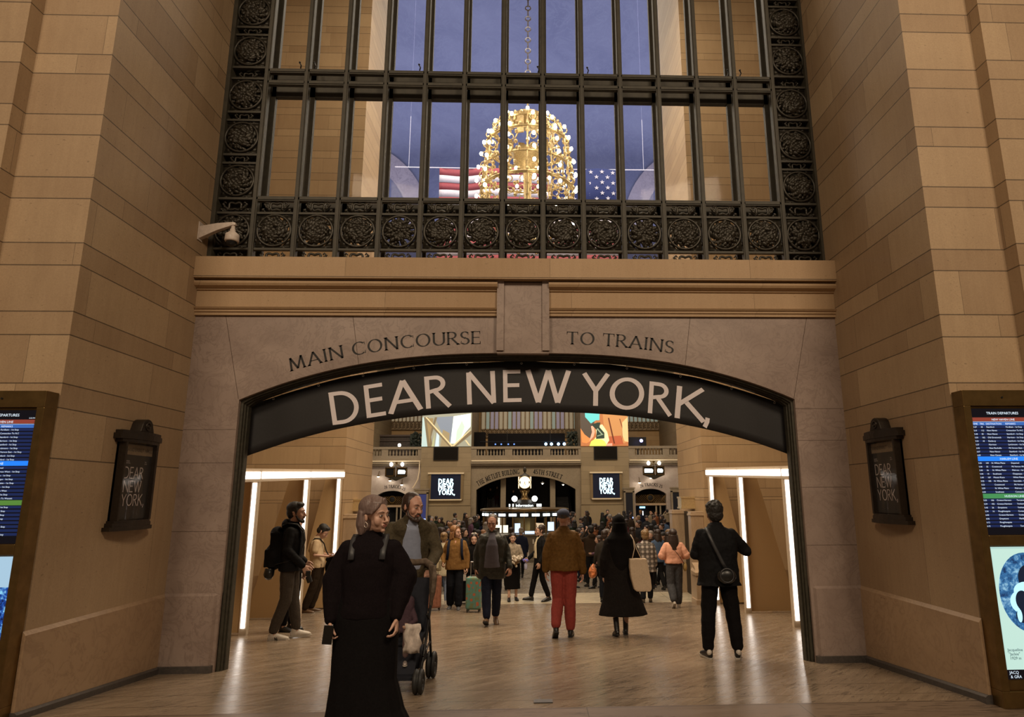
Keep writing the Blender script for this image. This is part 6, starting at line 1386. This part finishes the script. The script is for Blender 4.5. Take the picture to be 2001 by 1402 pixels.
# 7 walking man in waxed jacket
person('grey haired man in an open dark waxed jacket walking towards the camera',G(-.665,11.4),1.77,.06,
 dict(pitch=math.radians(12),yaw=math.radians(-8),elL=(.255,.02,1.14),wrL=(.295,-.10,.90),hdL=(.05,-.35,-.9),pnL=(-.6,.6,0),cuL=.55,elR=(-.25,.06,1.14),wrR=(-.26,.02,.88),
      hiL=(.085,0,.9),hiR=(-.085,0,.9),knL=(.085,-.01,.50),anL=(.075,.13,.10),fpL=.2,knR=(-.08,-.12,.51),anR=(-.07,-.20,.12),fpR=-.35),'ruddy',0,'receding',H_SALT,
 dict(mat=WAX,hem=.72,w=.225,d=.14,sl=.068,cuff=.052,fold=.026,collar=flat('black_corduroy',(.008,.008,.007),.9)),dict(mat=NAVY,th=.10,kn=.080,an=.068,fold=.014),(BRSH,SOLEB),shirt=(GRSH,.15,.90),vox=.0055)
# 8 man in tan jacket and red trousers
tr_,tp_,tM=person('man in a brown jacket, brick red trousers and blue cap walking away',G(.46,9.65),1.74,math.radians(178),
 dict(yaw=math.radians(-8),elL=(.25,.04,1.14),wrL=(.26,-.02,.90),elR=(-.25,.04,1.14),wrR=(-.27,-.03,.87),pelvis=(0,0,.93),
      knR=(-.08,-.02,.50),anR=(-.085,-.02,.085),knL=(.085,-.03,.51),anL=(.12,.16,.15),fpL=.55),'ruddy',0,'stubble',H_SALT,
 dict(mat=TANJ,hem=.90,w=.225,d=.165,sl=.072,cuff=.056,fold=.022,collar=True),dict(mat=REDT,th=.112,kn=.088,an=.072,fold=.016),(BLS,SOLEB),vox=.006)
h=TM(tM); h.sphere((0,.02,.065),(.088,.106,.072),20,12); o=bpy.data.objects.new('cap',bake(h,.006,CAPM,3,.003)); COL.objects.link(o); o.parent=tr_
h=TM(tM); h.loft([[(x,-.075-y,.062+z) for x,y,z in ((-.06,0,0),(-.04,.05,-.012),(0,.07,-.016),(.04,.05,-.012),(.06,0,0))],[(x,-.075-y,.056+z) for x,y,z in ((-.06,0,0),(-.04,.05,-.012),(0,.07,-.016),(.04,.05,-.012),(.06,0,0))]]); h.build('cap_peak',CAPM,o)
h=TM(tM); h.torus((0,.122,.045),.022,.004,14,5); h.build('cap_strap',CAPM,o)
# 9 woman in long black coat and headscarf
BLKC=flat('black_coat',(.009,.007,.0065),.8,0,.3,40)
hr,hp,hM=person('woman in a long black coat and black headscarf walking away',G(1.27,9.75),1.63,math.radians(182),
 dict(elL=(.25,.03,1.12),wrL=(.25,-.05,.88),elR=(-.27,.03,1.13),wrR=(-.22,-.16,1.08),hdR=(.2,-1,.3),anL=(.085,.08,.10),fpL=.25,anR=(-.08,-.08,.085)),'light',1,None,H_BLACK,
 dict(mat=BLKC,name='coat_top',hem=.80,w=.235,d=.16,sl=.08,cuff=.062,fold=.014),dict(kind='skirt',name='coat_skirt',mat=BLKC,rows=[(.30,.375,.24,.020,-.03),(.31,.37,.24,.020,-.03),(.5,.31,.21,.015,-.02),(.75,.25,.175,.008,0),(1.0,.22,.155,0,0),(1.1,.2,.14,0,0)],pl=9,smooth=2,fold=.008),(BLS,SOLEB,.14),vox=.007)
h=MB(); h.sphere((0,.01,1.665),(.105,.12,.125),18,12); h.loft([[( w*math.cos(a),.04+d*math.sin(a),z) for a in [2*PI*i/20 for i in range(20)]] for z,w,d in ((1.66,.10,.11),(1.52,.13,.12),(1.42,.205,.155),(1.25,.20,.17),(1.05,.16,.15),(.95,.12,.12))]); o=bpy.data.objects.new('headscarf',bake(h,.009,BLK,4,.012)); COL.objects.link(o); o.parent=hr
e=worn('tote_bag',hr,'large cream canvas tote bag on the shoulder of the woman in the black coat','bag')
CANV=flat('cream_canvas',(.50,.39,.28),.85,0,.08,50); m=MB()
m.loft([[(x+cx,y+.235,z) for x,y in ((-w/2,-.08),(w/2,-.06),(w/2,.06),(-w/2,.08))] for z,w,cx in ((.67,.20,-.30),(.70,.26,-.295),(.85,.29,-.27),(1.0,.28,-.25),(1.14,.25,-.235))]); o=bpy.data.objects.new('bag_body',bake(m,.01,CANV,3,.012)); COL.objects.link(o); o.parent=e
for q in (-.15,-.30): strap(e,[(q,.235,1.12),(-.21+.2*(q+.22),.225,1.28),(-.20,.13,1.41),(-.18,.02,1.475)],.007,CANV,'handle')
# 10 man in black on the right taking a picture
rr_,rp_,rM_=person('man in black jacket seen from behind, raising his hands to take a photo at right',G(2.12,7.66),1.69,math.radians(176),
 dict(neck=(0,-.01,1.455),head=(0,-.045,1.60),pitch=math.radians(4),shL=(.178,.0,1.375),shR=(-.178,.0,1.375),elR=(-.36,-.08,1.17),wrR=(-.15,-.30,1.30),hdR=(.7,-.5,.4),elL=(.25,-.04,1.14),wrL=(.12,-.30,1.24),hdL=(-.4,-.7,.5),
      hiL=(.09,0,.9),hiR=(-.09,0,.9),knL=(.14,-.01,.50),knR=(-.14,-.01,.50),anL=(.165,.02,.085),anR=(-.165,.02,.085),fyL=.25,fyR=-.25),'tan',0,'curly',H_BLACK,
 dict(mat=BLKJ,hem=.80,w=.235,d=.15,sl=.075,cuff=.055,fold=.026,flare=.10,collar=True),dict(mat=BLK,th=.108,kn=.086,an=.072,fold=.020),(BLS,SOLEW),vox=.006)
for s in 'LR':
    q=rp_['an'+s]; m=MB(); m.sphere((q[0],q[1]+.045,q[2]-.01),(.03,.03,.035),10,8); m.build('sneaker_heel',WSH,rr_,True)
e=worn('photo_camera',rr_,'small black camera held up by the man in black at right','camera'); m=MB(); m.box((-.06,-.44,1.32),(.08,-.38,1.42)); m.tube([(.01,-.44,1.37),(.01,-.50,1.37)],[.04,.036],12); m.build('camera_body',BLS,e,bevel=.006)
e=worn('camera_bag',rr_,'small round black bag on a diagonal strap over the back of the man at right','bag'); m=MB(); m.sphere((-.05,.20,.92),(.11,.055,.085),16,10); m.build('bag_body',BLS,e,True); m=MB(); m.torus((-.05,.235,.93),.075,.010,18,6,'Y'); m.build('bag_rim',STR,e,True)
m=MB(); m.loft([[(x-.022,y,z),(x+.022,y,z+.006),(x+.022,y+.008,z+.006),(x-.022,y+.008,z)] for x,y,z in ((.13,.08,1.455),(.115,.145,1.38),(.08,.172,1.28),(.03,.175,1.17),(-.02,.18,1.06),(-.06,.19,.98))]); m.build('strap',STR,e,True)
# 11 woman in plaid shirt
t=NT('plaid_flannel'); sp=t.n('ShaderNodeSeparateXYZ'); t.c(t.obj(),sp.inputs[0])
def wv(s,ph=0): return t.M('ADD',t.M('MULTIPLY',t.M('SINE',t.M('MULTIPLY',t.M('ADD',s,ph),2*PI/.115)),.5),.5)
a=t.M('GREATER_THAN',wv(sp.outputs[0]),.55); b=t.M('GREATER_THAN',wv(sp.outputs[2]),.55); f1=t.M('MULTIPLY',t.M('ADD',a,b),.5)
c=t.ramp(f1,[(0,(.42,.37,.33)),(.5,(.09,.07,.06)),(1,(.012,.010,.010))]); l=t.M('MAXIMUM',t.M('GREATER_THAN',wv(sp.outputs[0],.0),.985),t.M('GREATER_THAN',wv(sp.outputs[2],.0),.985)); t.col(t.mix(t.M('MULTIPLY',l,.5),c,(.4,.36,.3))); t.rough(.85); PLAID=t.m
person('person with sandy curls in a black and white plaid shirt walking away',G(2.64,15.6),1.60,math.radians(176),dict(anR=(-.09,-.06,.085),anL=(.10,.09,.09),fpL=.15),'light',1,'curly',H_BLOND,
 dict(mat=PLAID,name='shirt',hem=.74,w=.245,d=.17,sl=.08,cuff=.06,fold=.018,collar=PLAID,flare=.05),dict(mat=DKP,th=.095,kn=.08,an=.072),(flat('brown_sneaker',(.05,.035,.02),.6),SOLEB),vox=.009)
# 12 woman in peach blouse
kr,_,_=person('dark haired woman in a peach blouse and grey jeans walking away',G(2.99,14.15),1.585,math.radians(176),
 dict(elR=(-.28,.03,1.16),wrR=(-.20,-.12,1.10),hdR=(.5,-1,.2),elL=(.28,.03,1.15),wrL=(.2,-.12,1.08),hdL=(-.5,-1,.2),knR=(-.08,-.04,.5),anR=(-.07,-.03,.085),knL=(.09,.0,.50),anL=(.07,.20,.16),fpL=.7),'light',1,'long',H_DKBR,
 dict(mat=PEACH,name='blouse',hem=.98,w=.215,d=.15,sl=.085,elb=.095,cuff=.05,fold=.022,waist=.05),dict(mat=GJEAN,th=.115,kn=.10,an=.085,fold=.016),(WSH,SOLEW),vox=.008)
e=worn('handbag',kr,'small yellow handbag at the hip of the woman in the peach blouse','bag'); m=MB(); m.sphere((-.245,.02,.90),(.05,.05,.10),12,10); m.build('bag_body',flat('yellow_tan_leather',(.42,.29,.10),.6),e,True); strap(e,[(-.22,.05,.98),(-.1,.18,1.15),(0,.19,1.28),(.08,.10,1.43)],.006,BRNT)
# 13 waiter with paper hat
hr2,_,hM2=person('man in a white paper hat, black vest and white shirt facing left, near the booth',G(.20,16.05),1.74,math.radians(-72),
 dict(elL=(.24,.03,1.13),wrL=(.25,-.10,.90),elR=(-.24,.0,1.13),wrR=(-.26,-.20,.95),hdR=(0,-.8,-.5),cuR=.8,knR=(-.09,-.11,.50),anR=(-.09,-.19,.10),fpR=-.1,knL=(.09,.03,.50),anL=(.09,.17,.10),fpL=.2,hiR=(-.085,-.02,.9),hiL=(.085,.02,.9)),'light',0,'short',H_DKBR,
 dict(mat=BLKJ,name='jacket',hem=.84,w=.20,d=.125,sl=.06,cuff=.045,fold=.01),dict(mat=BLK,th=.092,kn=.07,an=.066),(BLS,SOLEB),shirt=(flat('ivory_shirt',(.60,.52,.36),.7,0,.04),.12,.98),tie=BLS,vox=.008)
h=TM(hM2); h.loft([[(-.05,-.07,.07),(.05,-.07,.07),(.055,.09,.07),(-.055,.09,.07)],[(-.012,-.09,.165),(.012,-.09,.165),(.012,.08,.155),(-.012,.08,.155)]]); h.build('paper_hat',flat('paper_white',(.7,.66,.6),.7),hr2)
m=MB(); m.box((-.14,-.12,1.30),(-.12,-.135,1.40)); m.build('pocket_square',flat('paper_white',(.7,.66,.6),.7),hr2)
e=worn('spray_bottle',hr2,'bluish clear spray bottle held out by the man in the paper hat','bottle'); m=MB(); m.lathe((-.27,-.27,.70),[(.035,0),(.04,.02),(.04,.12),(.018,.15),(.018,.18)],12); m.build('bottle_body',flat('clear_plastic_blue',(.45,.45,.62),.15),e,True); m=MB(); m.sphere((-.27,-.27,.91),(.05,.075,.045),10,8); m.box((-.28,-.36,.92),(-.26,-.27,.94)); m.build('bottle_trigger',flat('violet_plastic',(.25,.22,.75),.35),e)
# 14 woman in cream jacket with bouquet
cr,_,_=person('woman in a cream jacket and long black skirt holding white flowers',G(-.45,16.2),1.55,.15,dict(roll=.1,elL=(.24,-.02,1.13),wrL=(.14,-.22,1.08),elR=(-.24,-.02,1.13),wrR=(-.02,-.24,1.05),hdL=(-.6,-.8,.1),hdR=(.6,-.8,.1),anR=(-.1,-.08,.09)),'light',1,'bun',H_DKBR,
 dict(mat=flat('cream_jacket',(.30,.25,.19),.8,0,.35,20),hem=.95,w=.20,sl=.07,cuff=.05),dict(kind='skirt',name='skirt',mat=BLK,rows=[(.30,.21,.14,.01,0),(.5,.20,.14,.008,0),(.9,.18,.13,0,0),(1.02,.16,.12,0,0)],smooth=2,fold=.006),(BLS,SOLEB),vox=.010)
e=worn('flower_bouquet',cr,'white flower bouquet held by the woman in the cream jacket','flowers'); m=MB(); r_=random.Random(2)
for i in range(28): m.sphere((.08+r_.gauss(0,.055),-.27+r_.gauss(0,.03),1.10+r_.gauss(0,.055)),.035,7,5)
m.build('blossoms',flat('white_petals',(.62,.55,.45),.8),e,True); m=MB(); m.tube([(.08,-.27,1.04),(.04,-.26,.90)],[.05,.02],8); m.build('stems',flat('brown_wrap',(.2,.12,.05),.8),e)
# 15 girl with white bow, 16 person in white coat behind the camel sweater, 17 grey haired man
gb,_,gbM=person('young woman with a white bow on her head, behind the walking man',G(-1.30,15.3),1.55,.1,dict(),'light',1,'shoulder',H_DKBR,dict(mat=BLK,hem=.8),dict(mat=DKP),(WSH,SOLEW),vox=.010)
h=TM(gbM); [h.sphere((s*.035,-.03,.135),(.035,.012,.016),10,6,Matrix.Rotation(s*.3,3,'Y')) for s in (-1,1)]; h.build('hair_bow',flat('paper_white',(.7,.66,.6),.7),gb,True)
person('person in a cream white coat just behind the woman in the camel sweater',G(-2.00,15.5),1.60,PI,dict(),'light',1,'bun',H_BLOND,dict(mat=flat('cream_white_coat',(.52,.46,.33),.8),hem=.7,w=.22,sl=.075),dict(mat=flat('light_denim',(.20,.25,.36),.8)),(WSH,SOLEW),vox=.012,face=False)
# 18 person carrying orange bags beyond the headscarf
br,_,_=person('person in dark clothes carrying orange shopping bags, behind the headscarf',G(1.72,15.8),1.62,math.radians(165),dict(wrL=(.28,-.05,.92)),'light',0,'short',H_DKBR,dict(mat=flat('dark_tweed',(.03,.025,.02),.85)),dict(mat=DKP),(BLS,SOLEB),vox=.012,face=False)
e=worn('shopping_bag',br,'crumpled orange plastic shopping bag left of the woman in the black coat','bag'); m=MB(); m.sphere((.33,-.03,.70),(.11,.10,.15),14,10); m.tube([(.33,-.03,.82),(.30,-.05,.92)],[.05,.015],8); o=bpy.data.objects.new('bag_body',bake(m,.012,flat('orange_plastic',(.50,.16,.055),.4,0,.6,14),2,.05)); COL.objects.link(o); o.parent=e
# ------------------------------------------------------------------ the far crowd
CG='people in the distant crowd'
arch=[]
def A(**k):
    r,_,_=person('tmp',(0,0,-50),1.75,0,vox=.017,face=False,**k); arch.append(r); return r
dm=flat('crowd_cloth',(.02,.02,.02),.8)
A(hair='short',hcol=H_DKBR,top=dict(mat=dm,w=.21,hem=.78),bottom=dict(mat=dm),shoes=(BLS,SOLEB))
A(hair='long',hcol=H_DKBR,fem=1,top=dict(mat=dm,w=.195,hem=.70),bottom=dict(mat=dm),shoes=(BLS,SOLEB))
A(hair='shoulder',hcol=H_DKBR,fem=1,pose=dict(elR=(-.24,-.02,1.14),wrR=(-.12,-.22,1.12),hdR=(.3,-1,.2),knL=(.09,-.12,.5),anL=(.09,-.2,.1),anR=(-.09,.15,.1)),top=dict(mat=dm,w=.20,hem=.80),bottom=dict(mat=dm),shoes=(BLS,SOLEB))
A(hair='thick',hcol=H_DKBR,pose=dict(elL=(.30,-.10,1.30),wrL=(.08,-.22,1.55),hdL=(-.4,-.5,.7),anL=(.12,.02,.085),anR=(-.12,.02,.085)),top=dict(mat=dm,w=.215,hem=.86,hood=1),bottom=dict(mat=dm),shoes=(BLS,SOLEB))
A(hair='bun',hcol=H_DKBR,fem=1,pose=dict(pitch=.3,knR=(-.09,-.10,.5),anR=(-.09,-.18,.1),anL=(.09,.15,.1)),top=dict(mat=dm,w=.21,hem=.60,d=.15),bottom=dict(mat=dm),shoes=(BLS,SOLEB))
cl={'black':(.009,.009,.010),'dark navy':(.010,.013,.028),'charcoal':(.022,.022,.024),'dark brown':(.035,.022,.014),'dark green':(.014,.022,.014),'maroon':(.06,.012,.014),'grey':(.07,.068,.066),'beige':(.22,.17,.11),'denim blue':(.07,.11,.19),'pale grey':(.28,.26,.24),'mauve':(.12,.06,.09),'olive':(.05,.045,.022),'rust':(.14,.05,.02)}
hcs={'dark haired':H_DKBR,'black haired':H_BLACK,'ginger haired':H_GING,'grey haired':flat('hair_silver',(.22,.19,.16),.5),'sandy haired':H_BLOND}
cm={k:flat('crowd_'+k.replace(' ','_'),v,.85) for k,v in cl.items()}
rg=random.Random(11)
def crowd(i,x,y,rz,H,cn,pn,hn,label,z=None,group=CG):
    src=arch[i]; o=copy_tree(src); o.location=(x,y,ramp_z(y) if z is None else z); o.rotation_euler=(0,0,rz); k=H/1.75; o.scale=(k,k,k); o['label']=label; o['group']=group
    for c in o.children:
        nm=c.name.split('.')[0]; mt={'jacket':cm[cn],'trousers':cm[pn],'hair':hcs[hn]}.get(nm)
        if mt and c.material_slots: c.material_slots[0].link='OBJECT'; c.material_slots[0].material=mt
    return o
ordn='first second third fourth fifth sixth seventh eighth ninth tenth eleventh twelfth thirteenth fourteenth fifteenth sixteenth seventeenth eighteenth nineteenth twentieth'.split()
ordn+=['twenty-'+q for q in ordn[:9]]+['thirtieth']+['thirty-'+q for q in ordn[:9]]+['fortieth']+['forty-'+q for q in ordn[:9]]+['fiftieth']+['fifty-'+q for q in ordn[:9]]+['sixtieth']+['sixty-'+q for q in ordn[:9]]
spots={'left':[],'right':[]}
own=[((px-1039)/1290*y,y) for px,y in ((1000,24.4),(1019,23.6),(1167,19.6),(1281,18.2),(1302,19.4),(869,19.2),(1186,44),(1213,27),(985,19))]
def far_ok(x,y,L): return all((x-a)**2+(y-b)**2>.36 for a,b in L) and (x-BX)**2+(y-BY)**2>2.6**2
for side,pa,pb,n in (('left',844,952,36),('right',1108,1322,64)):
    t=0
    while len(spots[side])<n and t<9000:
        t+=1; px=rg.uniform(pa,pb); y=rg.choice((rg.uniform(19.5,27),rg.uniform(24,36),rg.uniform(33,48))); x=(px-1039)/1290*y
        if y<22 and (side=='right' and px>1250): pass
        if far_ok(x,y,spots[side]+own): spots[side].append((x,y))
keys=list(cl); wts=[9,6,6,4,3,2,3,1.5,2,1.2,1,2,1]
for side,L in spots.items():
    L.sort(key=lambda q:q[0]/q[1])
    for n,(x,y) in enumerate(L):
        cn=rg.choices(keys,wts)[0]; pn=rg.choice(('black','dark navy','charcoal','dark brown')); hn=rg.choices(list(hcs),(6,4,1,1.5,1))[0]
        crowd(rg.randrange(5),x,y,rg.choice((0,PI,PI,.5*PI,-.5*PI))+rg.uniform(-.5,.5),rg.uniform(1.56,1.84),cn,pn,hn,'%s person in %s, %s from the left, crowd %s of the booth'%(hn,cn,ordn[n],side))
def one(i,px,y,rz,H,cn,pn,hn,label): return crowd(i,(px-1039)/1290*y,y,rz,H,cn,pn,hn,label)
one(0,1000,24.4,PI,1.68,'black','dark navy','dark haired','dark haired person in black standing at the front of the booth')
cp=one(4,1019,23.6,PI+.2,1.70,'dark navy','black','grey haired','grey haired person in a dark coat with a white bag, before the booth')
e=empty('paper_bag',(-.20,23.85,CF+.62)); tag(e,'small white paper bag held by the grey haired person in front of the booth','bag'); m=MB(); m.box((-.11,-.06,0),(.11,.06,.30)); m.build('bag_body',flat('paper_white',(.7,.66,.6),.7),e); strap(e,[(-.06,0,.3),(-.04,0,.42),(.04,0,.42),(.06,0,.3)],.006,BLS,'handle')
one(2,1167,19.6,.5*PI-3.1,1.48,'mauve','black','dark haired','young person in a mauve top, between the brown jacket and the headscarf')
one(2,1281,18.2,PI+.3,1.58,'denim blue','black','dark haired','person in a denim jacket just beyond the plaid shirt')
one(1,1302,19.4,PI-.3,1.55,'denim blue','black','dark haired','second person in denim, between the plaid shirt and the peach blouse')
one(3,869,19.2,PI,1.72,'dark navy','denim blue','dark haired','person in a navy coat and jeans left of the woman in the camel sweater')
one(0,1186,44,0,1.86,'black','black','dark haired','tall person in a black suit standing by the far right pier')
one(1,1213,27,PI,1.66,'black','black','black haired','long haired person in black right of the headscarf')
hm=one(4,985,19.0,0,1.5,'charcoal','black','dark haired','person in charcoal half hidden behind the walking man')
EG='people on the far escalators'
for i,x,yk,H,cn,pn,lab in ((0,-3.62,8,1.78,'black','grey','person in a black jacket on the far left escalator'),(3,-3.05,9,1.74,'dark brown','maroon','person in brown with maroon trousers on the far left escalator'),(0,-1.6,7,1.8,'dark navy','black','person in navy standing beside the middle escalator')):
    y=YF_+3.2-1.2+.3*yk+.15; crowd(i,x,y,0,H,cn,pn,'dark haired',lab,z=CF+.2+.19*yk,group=EG)
for r in arch:
    for c in list(r.children_recursive): bpy.data.objects.remove(c)
    bpy.data.objects.remove(r)
